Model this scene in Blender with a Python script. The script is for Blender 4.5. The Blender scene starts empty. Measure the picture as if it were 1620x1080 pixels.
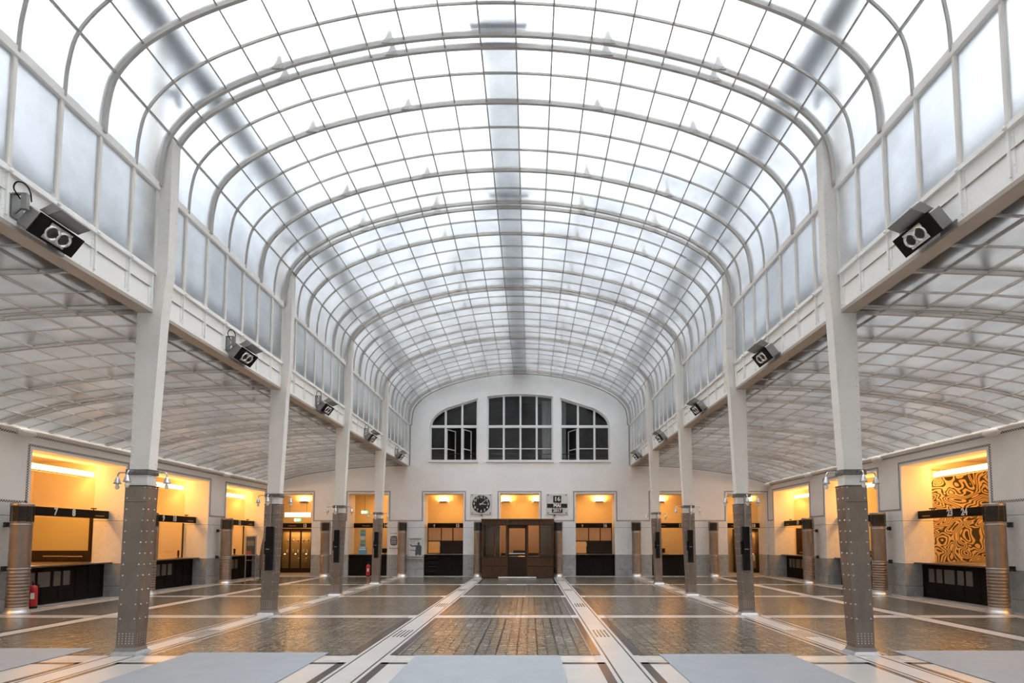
import bpy, bmesh, math, random
from mathutils import Vector, Matrix
random.seed(7)
PI = math.pi
S = bpy.context.scene
C = S.collection

# ------------------------------------------------------------------ camera
cam_d = bpy.data.cameras.new('camera')
cam = bpy.data.objects.new('camera', cam_d); C.objects.link(cam)
cam.location = (0.4868, 0.0, 1.6)
cam.rotation_euler = (PI/2 + 0.0638, 0, 0)
cam_d.sensor_width = 36.0
cam_d.lens = 850.74*36/1620
cam_d.shift_x = (810-839.15)/1620
cam_d.shift_y = (799.13-540)/1620
cam_d.clip_end = 300
S.camera = cam

# ------------------------------------------------------------------ world: overcast sky, brighter where the sun stands behind cloud
EXPOSURE = 0.68
SKY = 6.2
W = bpy.data.worlds.new('sky'); S.world = W; W.use_nodes = True
nt = W.node_tree; nt.nodes.clear()
def wn(t, **k):
    n = nt.nodes.new(t)
    for a, b in k.items(): setattr(n, a, b)
    return n
tc = wn('ShaderNodeTexCoord'); sep = wn('ShaderNodeSeparateXYZ'); nt.links.new(tc.outputs['Generated'], sep.inputs[0])
ramp = wn('ShaderNodeValToRGB')
cr = ramp.color_ramp
cr.elements[0].position = 0.0; cr.elements[0].color = (0.085, 0.10, 0.12, 1)
cr.elements[1].position = 1.0; cr.elements[1].color = (1.0, 1.0, 1.0, 1)
for p_, c_ in ((.30, (.082, .088, .095)), (.50, (.080, .085, .091)), (.62, (.113, .118, .123)), (.72, (.25, .253, .256)), (.86, (.60, .60, .60))):
    e = cr.elements.new(p_); e.color = (*c_, 1)
nt.links.new(sep.outputs[2], ramp.inputs[0])
dot = wn('ShaderNodeVectorMath', operation='DOT_PRODUCT')
sd = Vector((-0.30, 0.60, 0.80)).normalized(); dot.inputs[1].default_value = sd
nt.links.new(tc.outputs['Generated'], dot.inputs[0])
mx = wn('ShaderNodeMath', operation='MAXIMUM'); mx.inputs[1].default_value = 0.0; nt.links.new(dot.outputs['Value'], mx.inputs[0])
pw = wn('ShaderNodeMath', operation='POWER'); pw.inputs[1].default_value = 14; nt.links.new(mx.outputs[0], pw.inputs[0])
ma = wn('ShaderNodeMath', operation='MULTIPLY_ADD'); ma.inputs[1].default_value = 1.0; ma.inputs[2].default_value = 1.0; nt.links.new(pw.outputs[0], ma.inputs[0])
ms = wn('ShaderNodeMath', operation='MULTIPLY'); ms.inputs[1].default_value = SKY; dot2 = wn('ShaderNodeVectorMath', operation='DOT_PRODUCT'); dot2.inputs[1].default_value = Vector((1, .15, .42)).normalized(); nt.links.new(tc.outputs['Generated'], dot2.inputs[0])
mx2 = wn('ShaderNodeMath', operation='MAXIMUM'); mx2.inputs[1].default_value = 0.0; nt.links.new(dot2.outputs['Value'], mx2.inputs[0])
pw2 = wn('ShaderNodeMath', operation='POWER'); pw2.inputs[1].default_value = 3; nt.links.new(mx2.outputs[0], pw2.inputs[0])
ma2 = wn('ShaderNodeMath', operation='MULTIPLY_ADD'); ma2.inputs[1].default_value = 1.1; nt.links.new(pw2.outputs[0], ma2.inputs[0]); nt.links.new(ma.outputs[0], ma2.inputs[2])
nt.links.new(ma2.outputs[0], ms.inputs[0])
bg = wn('ShaderNodeBackground'); nt.links.new(ramp.outputs[0], bg.inputs[0]); nt.links.new(ms.outputs[0], bg.inputs[1])
wo = wn('ShaderNodeOutputWorld'); nt.links.new(bg.outputs[0], wo.inputs[0])

S.view_settings.view_transform = 'Standard'
S.view_settings.look = 'None'
S.view_settings.exposure = EXPOSURE
S.view_settings.gamma = 1.0
S.view_settings.use_curve_mapping = False
WARM = (1.0, 0.46, 0.10)
WARM_POWER = 1.0

# ------------------------------------------------------------------ helpers
class MB:
    def __init__(s): s.v = []; s.f = []; s.m = []; s.s = []
    def add(s, vs, fs, m=0, smooth=False):
        o = len(s.v); s.v += [tuple(p) for p in vs]
        for f in fs: s.f.append([i+o for i in f]); s.m.append(m); s.s.append(smooth)
        return s
    def box(s, x0, y0, z0, x1, y1, z1, m=0):
        x0, x1 = min(x0, x1), max(x0, x1); y0, y1 = min(y0, y1), max(y0, y1); z0, z1 = min(z0, z1), max(z0, z1)
        vs = [(x0,y0,z0),(x1,y0,z0),(x1,y1,z0),(x0,y1,z0),(x0,y0,z1),(x1,y0,z1),(x1,y1,z1),(x0,y1,z1)]
        return s.add(vs, [(0,3,2,1),(4,5,6,7),(0,1,5,4),(1,2,6,5),(2,3,7,6),(3,0,4,7)], m)
    def cbox(s, x0, y0, z0, x1, y1, z1, c=0.01, m=0):
        """box with chamfered edges"""
        x0, x1 = min(x0, x1), max(x0, x1); y0, y1 = min(y0, y1), max(y0, y1); z0, z1 = min(z0, z1), max(z0, z1)
        bm = bmesh.new(); r = bmesh.ops.create_cube(bm, size=1)
        for v in bm.verts: v.co = ((x0+x1)/2+v.co.x*(x1-x0), (y0+y1)/2+v.co.y*(y1-y0), (z0+z1)/2+v.co.z*(z1-z0))
        bmesh.ops.bevel(bm, geom=bm.edges[:], offset=c, segments=1, affect='EDGES')
        bm.verts.index_update()
        s.add([v.co[:] for v in bm.verts], [[v.index for v in f.verts] for f in bm.faces], m); bm.free(); return s
    def prism(s, poly, axis, a, b, m=0, smooth=False):
        n = len(poly)
        def P(u, v, w):
            return {'x': (w, u, v), 'y': (u, w, v), 'z': (u, v, w)}[axis]
        vs = [P(u, v, a) for u, v in poly]+[P(u, v, b) for u, v in poly]
        s.add(vs, [list(range(n))[::-1], list(range(n, 2*n))], m)
        o = len(s.v)-2*n
        for i in range(n):
            j = (i+1) % n; s.f.append([o+i, o+j, o+n+j, o+n+i]); s.m.append(m); s.s.append(smooth)
        return s
    def tube(s, pts, r, n=8, m=0, caps=True):
        pts = [Vector(p) for p in pts]; rs = r if isinstance(r, (list, tuple)) else [r]*len(pts)
        vs = []; up = None
        for i, p in enumerate(pts):
            t = (pts[min(i+1, len(pts)-1)]-pts[max(i-1, 0)]).normalized()
            if up is None: up = Vector((0,0,1)) if abs(t.z) < .9 else Vector((1,0,0))
            a = t.cross(up).normalized(); b = a.cross(t).normalized(); up = b
            for k in range(n):
                q = 2*PI*k/n; vs.append(p+a*math.cos(q)*rs[i]+b*math.sin(q)*rs[i])
        fs = []
        for i in range(len(pts)-1):
            for k in range(n):
                k2 = (k+1) % n; fs.append([i*n+k, i*n+k2, (i+1)*n+k2, (i+1)*n+k])
        o = len(s.v); s.add(vs, fs, m, True)
        if caps: s.add([vs[k] for k in range(n)]+[vs[-n+k] for k in range(n)], [list(range(n))[::-1], list(range(n, 2*n))], m)
        return s
    def lathe(s, prof, c=(0,0,0), n=24, m=0, axis='z', smooth=True):
        vs = []
        for r, z in prof:
            for k in range(n):
                q = 2*PI*k/n; u, v = r*math.cos(q), r*math.sin(q)
                vs.append({'z': (c[0]+u, c[1]+v, c[2]+z), 'y': (c[0]+u, c[1]+z, c[2]+v), 'x': (c[0]+z, c[1]+u, c[2]+v)}[axis])
        fs = []
        for i in range(len(prof)-1):
            for k in range(n):
                k2 = (k+1) % n; fs.append([i*n+k, i*n+k2, (i+1)*n+k2, (i+1)*n+k])
        s.add(vs, fs, m, smooth)
        s.add([vs[k] for k in range(n)]+[vs[-n+k] for k in range(n)], [list(range(n))[::-1], list(range(n, 2*n))], m)
        return s
    def rivet(s, p, nrm, r=0.012, m=0):
        nrm = Vector(nrm).normalized(); p = Vector(p)
        u = nrm.orthogonal().normalized(); w = nrm.cross(u); vs = []
        for rr, h in ((1, 0), (.8, .55)):
            for k in range(6):
                q = PI*k/3; vs.append(p+(u*math.cos(q)+w*math.sin(q))*r*rr+nrm*r*h)
        vs.append(p+nrm*r*.8)
        fs = [[k, (k+1) % 6, 6+(k+1) % 6, 6+k] for k in range(6)]+[[6+k, 6+(k+1) % 6, 12] for k in range(6)]
        return s.add(vs, fs, m, True)
    def xf(s, M):
        s.v = [tuple(M @ Vector(p)) for p in s.v]; return s
    def build(s, name, mats, parent=None, loc=(0,0,0), rot=(0,0,0), recalc=True):
        me = bpy.data.meshes.new(name); me.from_pydata(s.v, [], s.f)
        if not isinstance(mats, (list, tuple)): mats = [mats]
        for mt in mats: me.materials.append(mt)
        me.polygons.foreach_set('material_index', s.m); me.polygons.foreach_set('use_smooth', s.s)
        if recalc: bm = bmesh.new(); bm.from_mesh(me); bmesh.ops.recalc_face_normals(bm, faces=bm.faces); bm.to_mesh(me); bm.free()
        me.update()
        o = bpy.data.objects.new(name, me); C.objects.link(o)
        if parent is not None: o.parent = parent
        o.location = loc; o.rotation_euler = rot
        return o

def empty(name, loc=(0,0,0), rz=0, label=None, cat=None, group=None, kind=None):
    o = bpy.data.objects.new(name, None); C.objects.link(o); o.empty_display_size = .1
    o.location = loc; o.rotation_euler = (0, 0, rz); return tag(o, label, cat, group, kind)
def tag(o, label=None, cat=None, group=None, kind=None):
    if label: o['label'] = label
    if cat: o['category'] = cat
    if group: o['group'] = group
    if kind: o['kind'] = kind
    return o
def struct(o): o['kind'] = 'structure'; return o
def copy_tree(o, parent=None):
    c = o.copy(); C.objects.link(c); c.parent = parent
    for ch in list(o.children): copy_tree(ch, c)
    return c
def place(proto, first, loc, rz, label):
    o = proto if first else copy_tree(proto)
    o.location = loc; o.rotation_euler = (0, 0, rz); o['label'] = label
    return o
def text(name, body, size, mat, parent, loc, rot, ext=0.004, bold=0.0, sx=1.0):
    cu = bpy.data.curves.new(name, 'FONT'); cu.body = body; cu.size = size; cu.extrude = ext; cu.offset = bold
    cu.align_x = 'CENTER'; cu.align_y = 'CENTER'; cu.resolution_u = 3
    t = bpy.data.objects.new(name+'_curve', cu)
    me = bpy.data.meshes.new_from_object(t); bpy.data.objects.remove(t)
    me.name = name; me.materials.clear(); me.materials.append(mat)
    o = bpy.data.objects.new(name, me); C.objects.link(o); o.parent = parent; o.location = loc; o.rotation_euler = rot
    o.scale = (sx, 1, 1)
    return o

# ------------------------------------------------------------------ materials
def M(name, col, rough=.5, metal=0.0, var=0.0, vscale=4.0, bump=0.0, bscale=60.0, emit=None, es=0.0, spec=.5, coat=0.0, stretch=None):
    m = bpy.data.materials.new(name); m.use_nodes = True; t = m.node_tree; b = t.nodes['Principled BSDF']
    b.inputs['Base Color'].default_value = (*col, 1); b.inputs['Roughness'].default_value = rough; b.inputs['Metallic'].default_value = metal
    b.inputs['Specular IOR Level'].default_value = spec
    if coat: b.inputs['Coat Weight'].default_value = coat; b.inputs['Coat Roughness'].default_value = .12
    if emit: b.inputs['Emission Color'].default_value = (*emit, 1); b.inputs['Emission Strength'].default_value = es
    co = t.nodes.new('ShaderNodeTexCoord'); src = co.outputs['Object']
    if stretch:
        mp = t.nodes.new('ShaderNodeMapping'); mp.inputs['Scale'].default_value = stretch; t.links.new(src, mp.inputs[0]); src = mp.outputs[0]
    n = t.nodes.new('ShaderNodeTexNoise'); n.inputs['Scale'].default_value = vscale; n.inputs['Detail'].default_value = 6; n.inputs['Roughness'].default_value = .62
    t.links.new(src, n.inputs['Vector'])
    mr = t.nodes.new('ShaderNodeMapRange'); mr.inputs[1].default_value = .3; mr.inputs[2].default_value = .7
    mr.inputs[3].default_value = 1-max(var, .02); mr.inputs[4].default_value = 1+max(var, .02); t.links.new(n.outputs[0], mr.inputs[0])
    vm = t.nodes.new('ShaderNodeVectorMath'); vm.operation = 'SCALE'; vm.inputs[0].default_value = col; t.links.new(mr.outputs[0], vm.inputs['Scale'])
    t.links.new(vm.outputs[0], b.inputs['Base Color'])
    if bump:
        n2 = t.nodes.new('ShaderNodeTexNoise'); n2.inputs['Scale'].default_value = bscale; n2.inputs['Detail'].default_value = 3; t.links.new(src, n2.inputs['Vector'])
        bp = t.nodes.new('ShaderNodeBump'); bp.inputs['Strength'].default_value = bump; bp.inputs['Distance'].default_value = .01
        t.links.new(n2.outputs[0], bp.inputs['Height']); t.links.new(bp.outputs[0], b.inputs['Normal'])
    return m
def N(t, ty, **k):
    n = t.nodes.new(ty)
    for a, b in k.items(): setattr(n, a, b)
    return n

cream = M('cream_paint', (.80, .765, .71), .38, var=.035, vscale=3, bump=.05, bscale=30)
litcream = M('white_girder_paint', (.90, .885, .85), .35, var=.03, vscale=3)  # same cream paint raised lighter, the light on the girders put into colour
barpaint = M('glazing_bar_paint', (.50, .475, .445), .45, var=.06, vscale=5)
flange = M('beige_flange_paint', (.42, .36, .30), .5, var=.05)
alu = M('aged_aluminium', (.30, .245, .205), .36, .75, var=.16, vscale=5, bump=.06, bscale=25, stretch=(1, 1, .5))
alu_l = M('polished_aluminium', (.62, .61, .60), .36, .9, var=.06)
ringm = M('cast_ring_metal', (.20, .19, .18), .4, .8, var=.2, vscale=20, bump=.3, bscale=90)
leadm = M('base_metal', (.36, .36, .37), .35, .85, var=.12, vscale=12)
lampm = M('lamp_metal', (.55, .54, .53), .25, .9)
bulbm = M('clear_bulb', (.85, .82, .76), .1, spec=.8)
black = M('black_plastic', (.006, .006, .007), .55, spec=.2)
darkmetal = M('dark_metal', (.06, .058, .055), .4, .6)
louver = M('dark_louvre', (.10, .09, .085), .35, .8)
greymetal = M('grey_housing', (.30, .29, .28), .45, .5, var=.08)
chrome = M('chrome', (.85, .85, .85), .12, 1.0)
wood = M('walnut_wood', (.075, .038, .019), .5, spec=.25, var=.45, vscale=6, stretch=(6, 6, .6))
wood_d = M('dark_wood', (.028, .016, .010), .5, spec=.25, var=.35, vscale=6, stretch=(5, 5, .6))
counterm = M('black_stained_wood', (.008, .006, .006), .6, spec=.15, var=.3, vscale=5, stretch=(4, 4, .6))
countertop = M('counter_top_board', (.10, .065, .045), .28, var=.25, vscale=5, coat=.3)
signm = M('sign_board', (.010, .006, .005), .55, spec=.2, var=.3, vscale=6)
white = M('white_lettering', (.78, .77, .74), .5)
amber = M('amber_lettering', (.55, .30, .12), .5)
gridm = M('grey_grille', (.14, .135, .125), .45, .3, var=.1)
plaster_in = M('cream_plaster', (.70, .62, .50), .75, var=.03, vscale=2)
ceil_in = M('inner_ceiling_plaster', (.66, .58, .46), .8, var=.03)
trimw = M('stone_floor_inner', (.20, .16, .12), .3, var=.15)
red = M('fire_red_enamel', (.42, .018, .022), .3, var=.05)
tanm = M('tan_cabinet_lining', (.30, .19, .08), .6, var=.1)
blindm = M('yellow_blind', (.56, .49, .26), .7, var=.03, vscale=2)
paper = M('paper', (.70, .69, .66), .6)
winframe = M('white_window_paint', (.74, .74, .73), .45)
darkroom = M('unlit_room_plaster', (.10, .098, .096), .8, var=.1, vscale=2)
curtainm = M('grey_curtain', (.30, .32, .32), .8, var=.15, vscale=3, stretch=(12, 12, .4))
clockwhite = M('enamel_white', (.62, .62, .60), .35, var=.06, vscale=9)
clockblack = M('enamel_black', (.012, .012, .012), .3)
carpet = M('blue_grey_mat', (.205, .222, .24), .55, var=.06, vscale=3, bump=.15, bscale=400, spec=.3)
courtm = M('courtyard_render', (.46, .47, .48), .9, var=.12, vscale=.5)
kerbm = M('weathered_roof_edge', (.30, .31, .32), .9, var=.35, vscale=1.5)
roofm = M('zinc_gutter', (.16, .18, .20), .6, .2, var=.2)
green_e = M('exit_sign_green', (.02, .45, .15), .4, emit=(.05, .8, .25), es=1.3)
white_e = M('lit_white_panel', (.8, .8, .7), .4, emit=(1, .95, .8), es=1.6)
sign_e = M('lit_sign_face', (.8, .7, .5), .4, emit=(1, .78, .45), es=2.6)
sign_mark = M('lit_sign_marks', (.5, .30, .12), .5, emit=(.8, .45, .2), es=.6)
lampglow = M('warm_tube', (.9, .8, .6), .4, emit=WARM, es=14)
tinyglow = M('cabinet_spotlight', (.9, .8, .6), .4, emit=(1, .72, .35), es=9)
blue = M('blue_card', (.12, .32, .40), .5)
greenc = M('green_card', (.16, .40, .24), .5)
pinkc = M('rose_card', (.45, .12, .12), .5)
glasspot = M('silver_ware', (.70, .62, .45), .15, .8)
sailm = M('brown_bent_board', (.17, .125, .11), .4, var=.12, vscale=3)
bookm = [M('book_cover_red', (.45, .10, .06), .5), M('book_cover_white', (.62, .58, .50), .5), M('book_cover_blue', (.10, .14, .26), .5), M('book_cover_tan', (.42, .26, .12), .5)]
posterink = M('poster_ink', (.10, .11, .12), .6)
posterink2 = M('poster_faded_ink', (.42, .36, .35), .6)

def wall_material(name, top=2.43, mid=.925):
    """plaster above, white marble slabs below it, grey marble dado at the foot; slab joints by height and along the wall"""
    m = bpy.data.materials.new(name); m.use_nodes = True; t = m.node_tree; b = t.nodes['Principled BSDF']
    co = N(t, 'ShaderNodeTexCoord'); sp = N(t, 'ShaderNodeSeparateXYZ'); t.links.new(co.outputs['Object'], sp.inputs[0]); Z = sp.outputs[2]
    n1 = N(t, 'ShaderNodeTexNoise'); n1.inputs['Scale'].default_value = 1.1; n1.inputs['Detail'].default_value = 9; n1.inputs['Roughness'].default_value = .7
    t.links.new(co.outputs['Object'], n1.inputs['Vector'])
    def ramp(c0, c1, p0=.35, p1=.7):
        r = N(t, 'ShaderNodeValToRGB'); r.color_ramp.elements[0].position = p0; r.color_ramp.elements[1].position = p1
        r.color_ramp.elements[0].color = (*c0, 1); r.color_ramp.elements[1].color = (*c1, 1); return r
    pl = ramp((.78, .77, .755), (.84, .832, .82)); t.links.new(n1.outputs[0], pl.inputs[0])
    n2 = N(t, 'ShaderNodeTexNoise'); n2.inputs['Scale'].default_value = 2.6; n2.inputs['Detail'].default_value = 10; n2.inputs['Distortion'].default_value = 2.2; n2.inputs['Roughness'].default_value = .65
    t.links.new(co.outputs['Object'], n2.inputs['Vector'])
    mw = ramp((.72, .73, .73), (.82, .83, .825)); t.links.new(n2.outputs[0], mw.inputs[0])
    mg = ramp((.25, .265, .27), (.44, .45, .45), .3, .68); t.links.new(n2.outputs[0], mg.inputs[0])
    def step(h):
        s = N(t, 'ShaderNodeMath', operation='GREATER_THAN'); t.links.new(Z, s.inputs[0]); s.inputs[1].default_value = h; return s.outputs[0]
    def mix(f, a, bb):
        x = N(t, 'ShaderNodeMix', data_type='RGBA'); t.links.new(f, x.inputs[0]); t.links.new(a, x.inputs[6]); t.links.new(bb, x.inputs[7]); return x.outputs[2]
    c = mix(step(mid), mg.outputs[0], mw.outputs[0]); c = mix(step(top), c, pl.outputs[0])
    tot = None
    for h in (.30, .925, 2.14):
        a = N(t, 'ShaderNodeMath', operation='SUBTRACT'); t.links.new(Z, a.inputs[0]); a.inputs[1].default_value = h
        a2 = N(t, 'ShaderNodeMath', operation='ABSOLUTE'); t.links.new(a.outputs[0], a2.inputs[0])
        a3 = N(t, 'ShaderNodeMath', operation='LESS_THAN'); t.links.new(a2.outputs[0], a3.inputs[0]); a3.inputs[1].default_value = .006
        if tot is None: tot = a3.outputs[0]
        else:
            q = N(t, 'ShaderNodeMath', operation='MAXIMUM'); t.links.new(tot, q.inputs[0]); t.links.new(a3.outputs[0], q.inputs[1]); tot = q.outputs[0]
    dk = N(t, 'ShaderNodeRGB'); dk.outputs[0].default_value = (.16, .155, .15, 1)
    c = mix(tot, c, dk.outputs[0]); t.links.new(c, b.inputs['Base Color'])
    rr = N(t, 'ShaderNodeMapRange'); t.links.new(step(top), rr.inputs[0]); rr.inputs[3].default_value = .30; rr.inputs[4].default_value = .8; t.links.new(rr.outputs[0], b.inputs['Roughness'])
    n3 = N(t, 'ShaderNodeTexNoise'); n3.inputs['Scale'].default_value = 35; t.links.new(co.outputs['Object'], n3.inputs['Vector'])
    bp = N(t, 'ShaderNodeBump'); bp.inputs['Strength'].default_value = .12; bp.inputs['Distance'].default_value = .01; t.links.new(n3.outputs[0], bp.inputs['Height']); t.links.new(bp.outputs[0], b.inputs['Normal'])
    return m
wallm = wall_material('plaster_and_marble_wall')

def checker_material():
    m = bpy.data.materials.new('black_white_tooth_inlay'); m.use_nodes = True; t = m.node_tree; b = t.nodes['Principled BSDF']
    co = N(t, 'ShaderNodeTexCoord'); ck = N(t, 'ShaderNodeTexChecker'); ck.inputs['Scale'].default_value = 1/0.03
    ck.inputs[1].default_value = (.02, .02, .035, 1); ck.inputs[2].default_value = (.66, .65, .63, 1)
    mp = N(t, 'ShaderNodeMapping'); mp.inputs['Location'].default_value = (.0113, .0127, .0071); t.links.new(co.outputs['Object'], mp.inputs[0])
    t.links.new(mp.outputs[0], ck.inputs['Vector']); t.links.new(ck.outputs[0], b.inputs['Base Color']); b.inputs['Roughness'].default_value = .5
    return m
checkm = checker_material()

def roof_glass(name, tint=(.93, .95, .97), rough=.22, bmp=.2, milk=.025):
    m = bpy.data.materials.new(name); m.use_nodes = True; t = m.node_tree; t.nodes.clear()
    out = N(t, 'ShaderNodeOutputMaterial'); rf = N(t, 'ShaderNodeBsdfRefraction'); rf.inputs['IOR'].default_value = 1.45; rf.inputs['Roughness'].default_value = rough
    co = N(t, 'ShaderNodeTexCoord')
    n = N(t, 'ShaderNodeTexNoise'); n.inputs['Scale'].default_value = .9; n.inputs['Detail'].default_value = 7; n.inputs['Roughness'].default_value = .65
    t.links.new(co.outputs['Object'], n.inputs['Vector'])
    r = N(t, 'ShaderNodeValToRGB'); r.color_ramp.elements[0].position = .3; r.color_ramp.elements[1].position = .6
    r.color_ramp.elements[0].color = (tint[0]*.80, tint[1]*.80, tint[2]*.80, 1); r.color_ramp.elements[1].color = (*tint, 1)
    t.links.new(n.outputs[0], r.inputs[0]); t.links.new(r.outputs[0], rf.inputs['Color'])
    gl = N(t, 'ShaderNodeBsdfGlossy'); gl.inputs['Roughness'].default_value = .28; gl.inputs['Color'].default_value = (1, 1, 1, 1)
    w = N(t, 'ShaderNodeTexNoise'); w.inputs['Scale'].default_value = 26; w.inputs['Detail'].default_value = 1; t.links.new(co.outputs['Object'], w.inputs['Vector'])
    bp = N(t, 'ShaderNodeBump'); bp.inputs['Strength'].default_value = bmp; bp.inputs['Distance'].default_value = .004; t.links.new(w.outputs[0], bp.inputs['Height'])
    t.links.new(bp.outputs[0], rf.inputs['Normal']); t.links.new(bp.outputs[0], gl.inputs['Normal'])
    fr = N(t, 'ShaderNodeFresnel'); fr.inputs['IOR'].default_value = 1.28
    mxs = N(t, 'ShaderNodeMixShader'); tl = N(t, 'ShaderNodeBsdfTranslucent'); t.links.new(r.outputs[0], tl.inputs[0])
    mt = N(t, 'ShaderNodeMixShader'); mt.inputs[0].default_value = milk; t.links.new(rf.outputs[0], mt.inputs[1]); t.links.new(tl.outputs[0], mt.inputs[2])
    t.links.new(fr.outputs[0], mxs.inputs[0]); t.links.new(mt.outputs[0], mxs.inputs[1]); t.links.new(gl.outputs[0], mxs.inputs[2])
    t.links.new(mxs.outputs[0], out.inputs[0])
    return m
vaultglass = roof_glass('patterned_roof_glass', rough=.34)
sideglass = roof_glass('patterned_side_glass', (.86, .88, .90), .42)
aisleglass = roof_glass('dusty_aisle_glass', (.75, .735, .72), .32, .06)

def clear_glass(name, tint=(1, 1, 1), alpha=.1):
    m = bpy.data.materials.new(name); m.use_nodes = True; t = m.node_tree; t.nodes.clear()
    out = N(t, 'ShaderNodeOutputMaterial'); tr = N(t, 'ShaderNodeBsdfTransparent'); tr.inputs[0].default_value = (*tint, 1)
    gl = N(t, 'ShaderNodeBsdfGlossy'); gl.inputs['Roughness'].default_value = .03
    mxs = N(t, 'ShaderNodeMixShader'); mxs.inputs[0].default_value = alpha; t.links.new(tr.outputs[0], mxs.inputs[1]); t.links.new(gl.outputs[0], mxs.inputs[2]); t.links.new(mxs.outputs[0], out.inputs[0])
    return m
pane = clear_glass('window_pane', alpha=.04)
portalglass = clear_glass('portal_pane', (.70, .64, .56), .045)
frost = M('frosted_pane', (.62, .50, .34), .35, var=.12, vscale=2.5, stretch=(4, 4, .3))
frost.node_tree.nodes['Principled BSDF'].inputs['Transmission Weight'].default_value = .75

def stone_floor():
    m = M('white_terrazzo', (.34, .33, .315), .32, var=.10, vscale=1.6, bump=.02, bscale=20)
    return m
stonem = stone_floor()
inlaym = M('black_floor_inlay', (.03, .032, .038), .25, var=.2)
crossm = M('grey_floor_band', (.38, .36, .33), .25, var=.10, vscale=1.2)
def block_floor():
    m = bpy.data.materials.new('glass_block_floor'); m.use_nodes = True; t = m.node_tree; b = t.nodes['Principled BSDF']
    co = N(t, 'ShaderNodeTexCoord')
    br = N(t, 'ShaderNodeTexBrick'); br.offset = 0; br.squash = 1
    br.inputs['Scale'].default_value = 1; br.inputs['Brick Width'].default_value = .146; br.inputs['Row Height'].default_value = .146
    br.inputs['Mortar Size'].default_value = .010; br.inputs['Mortar Smooth'].default_value = .35
    br.inputs['Color1'].default_value = (.086, .082, .068, 1); br.inputs['Color2'].default_value = (.148, .14, .115, 1); br.inputs['Mortar'].default_value = (.03, .029, .026, 1)
    t.links.new(co.outputs['Object'], br.inputs['Vector'])
    n = N(t, 'ShaderNodeTexNoise'); n.inputs['Scale'].default_value = 1.3; n.inputs['Detail'].default_value = 8; t.links.new(co.outputs['Object'], n.inputs['Vector'])
    mr = N(t, 'ShaderNodeMapRange'); mr.inputs[1].default_value = .3; mr.inputs[2].default_value = .7; mr.inputs[3].default_value = .75; mr.inputs[4].default_value = 1.3; t.links.new(n.outputs[0], mr.inputs[0])
    br2 = N(t, 'ShaderNodeTexBrick'); br2.offset = 0; br2.squash = 1
    br2.inputs['Scale'].default_value = 1; br2.inputs['Brick Width'].default_value = .292; br2.inputs['Row Height'].default_value = .292
    br2.inputs['Mortar Size'].default_value = .013; br2.inputs['Color1'].default_value = (1, 1, 1, 1); br2.inputs['Color2'].default_value = (1, 1, 1, 1); br2.inputs['Mortar'].default_value = (.16, .15, .14, 1)
    t.links.new(co.outputs['Object'], br2.inputs['Vector'])
    v1 = N(t, 'ShaderNodeVectorMath', operation='SCALE'); t.links.new(br.outputs[0], v1.inputs[0]); t.links.new(mr.outputs[0], v1.inputs['Scale'])
    v2 = N(t, 'ShaderNodeVectorMath', operation='MULTIPLY'); t.links.new(v1.outputs[0], v2.inputs[0]); t.links.new(br2.outputs[0], v2.inputs[1]); t.links.new(v2.outputs[0], b.inputs['Base Color'])
    b.inputs['Roughness'].default_value = .18; b.inputs['Specular IOR Level'].default_value = .45
    w = N(t, 'ShaderNodeTexNoise'); w.inputs['Scale'].default_value = 11; w.inputs['Detail'].default_value = 2; t.links.new(co.outputs['Object'], w.inputs['Vector'])
    inv = N(t, 'ShaderNodeMath', operation='MULTIPLY_ADD'); inv.inputs[1].default_value = -1.0; inv.inputs[2].default_value = 1.0; t.links.new(br.outputs['Fac'], inv.inputs[0])
    ad = N(t, 'ShaderNodeMath', operation='MULTIPLY_ADD'); ad.inputs[1].default_value = .8; t.links.new(w.outputs[0], ad.inputs[0]); t.links.new(inv.outputs[0], ad.inputs[2])
    bp = N(t, 'ShaderNodeBump'); bp.inputs['Strength'].default_value = 1.0; bp.inputs['Distance'].default_value = .02; t.links.new(ad.outputs[0], bp.inputs['Height']); t.links.new(bp.outputs[0], b.inputs['Normal'])
    return m
blockm = block_floor()

def marbled_art():
    m = bpy.data.materials.new('marbled_swirl_print'); m.use_nodes = True; t = m.node_tree; b = t.nodes['Principled BSDF']
    co = N(t, 'ShaderNodeTexCoord'); mp = N(t, 'ShaderNodeMapping'); mp.inputs['Scale'].default_value = (1, 1, 1.25); t.links.new(co.outputs['Object'], mp.inputs[0])
    n = N(t, 'ShaderNodeTexNoise'); n.inputs['Scale'].default_value = 1.0; n.inputs['Detail'].default_value = .6; n.inputs['Distortion'].default_value = 2.2; t.links.new(mp.outputs[0], n.inputs['Vector'])
    a = N(t, 'ShaderNodeMath', operation='MULTIPLY'); a.inputs[1].default_value = 92; t.links.new(n.outputs[0], a.inputs[0])
    s = N(t, 'ShaderNodeMath', operation='SINE'); t.links.new(a.outputs[0], s.inputs[0])
    r = N(t, 'ShaderNodeValToRGB'); r.color_ramp.elements[0].position = .30; r.color_ramp.elements[1].position = .45
    r.color_ramp.elements[0].color = (.035, .03, .022, 1); r.color_ramp.elements[1].color = (.66, .50, .30, 1)
    h = N(t, 'ShaderNodeMath', operation='MULTIPLY_ADD'); h.inputs[1].default_value = .5; h.inputs[2].default_value = .5; t.links.new(s.outputs[0], h.inputs[0])
    t.links.new(h.outputs[0], r.inputs[0]); t.links.new(r.outputs[0], b.inputs['Base Color']); b.inputs['Roughness'].default_value = .35
    return m
artm = marbled_art()

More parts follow.
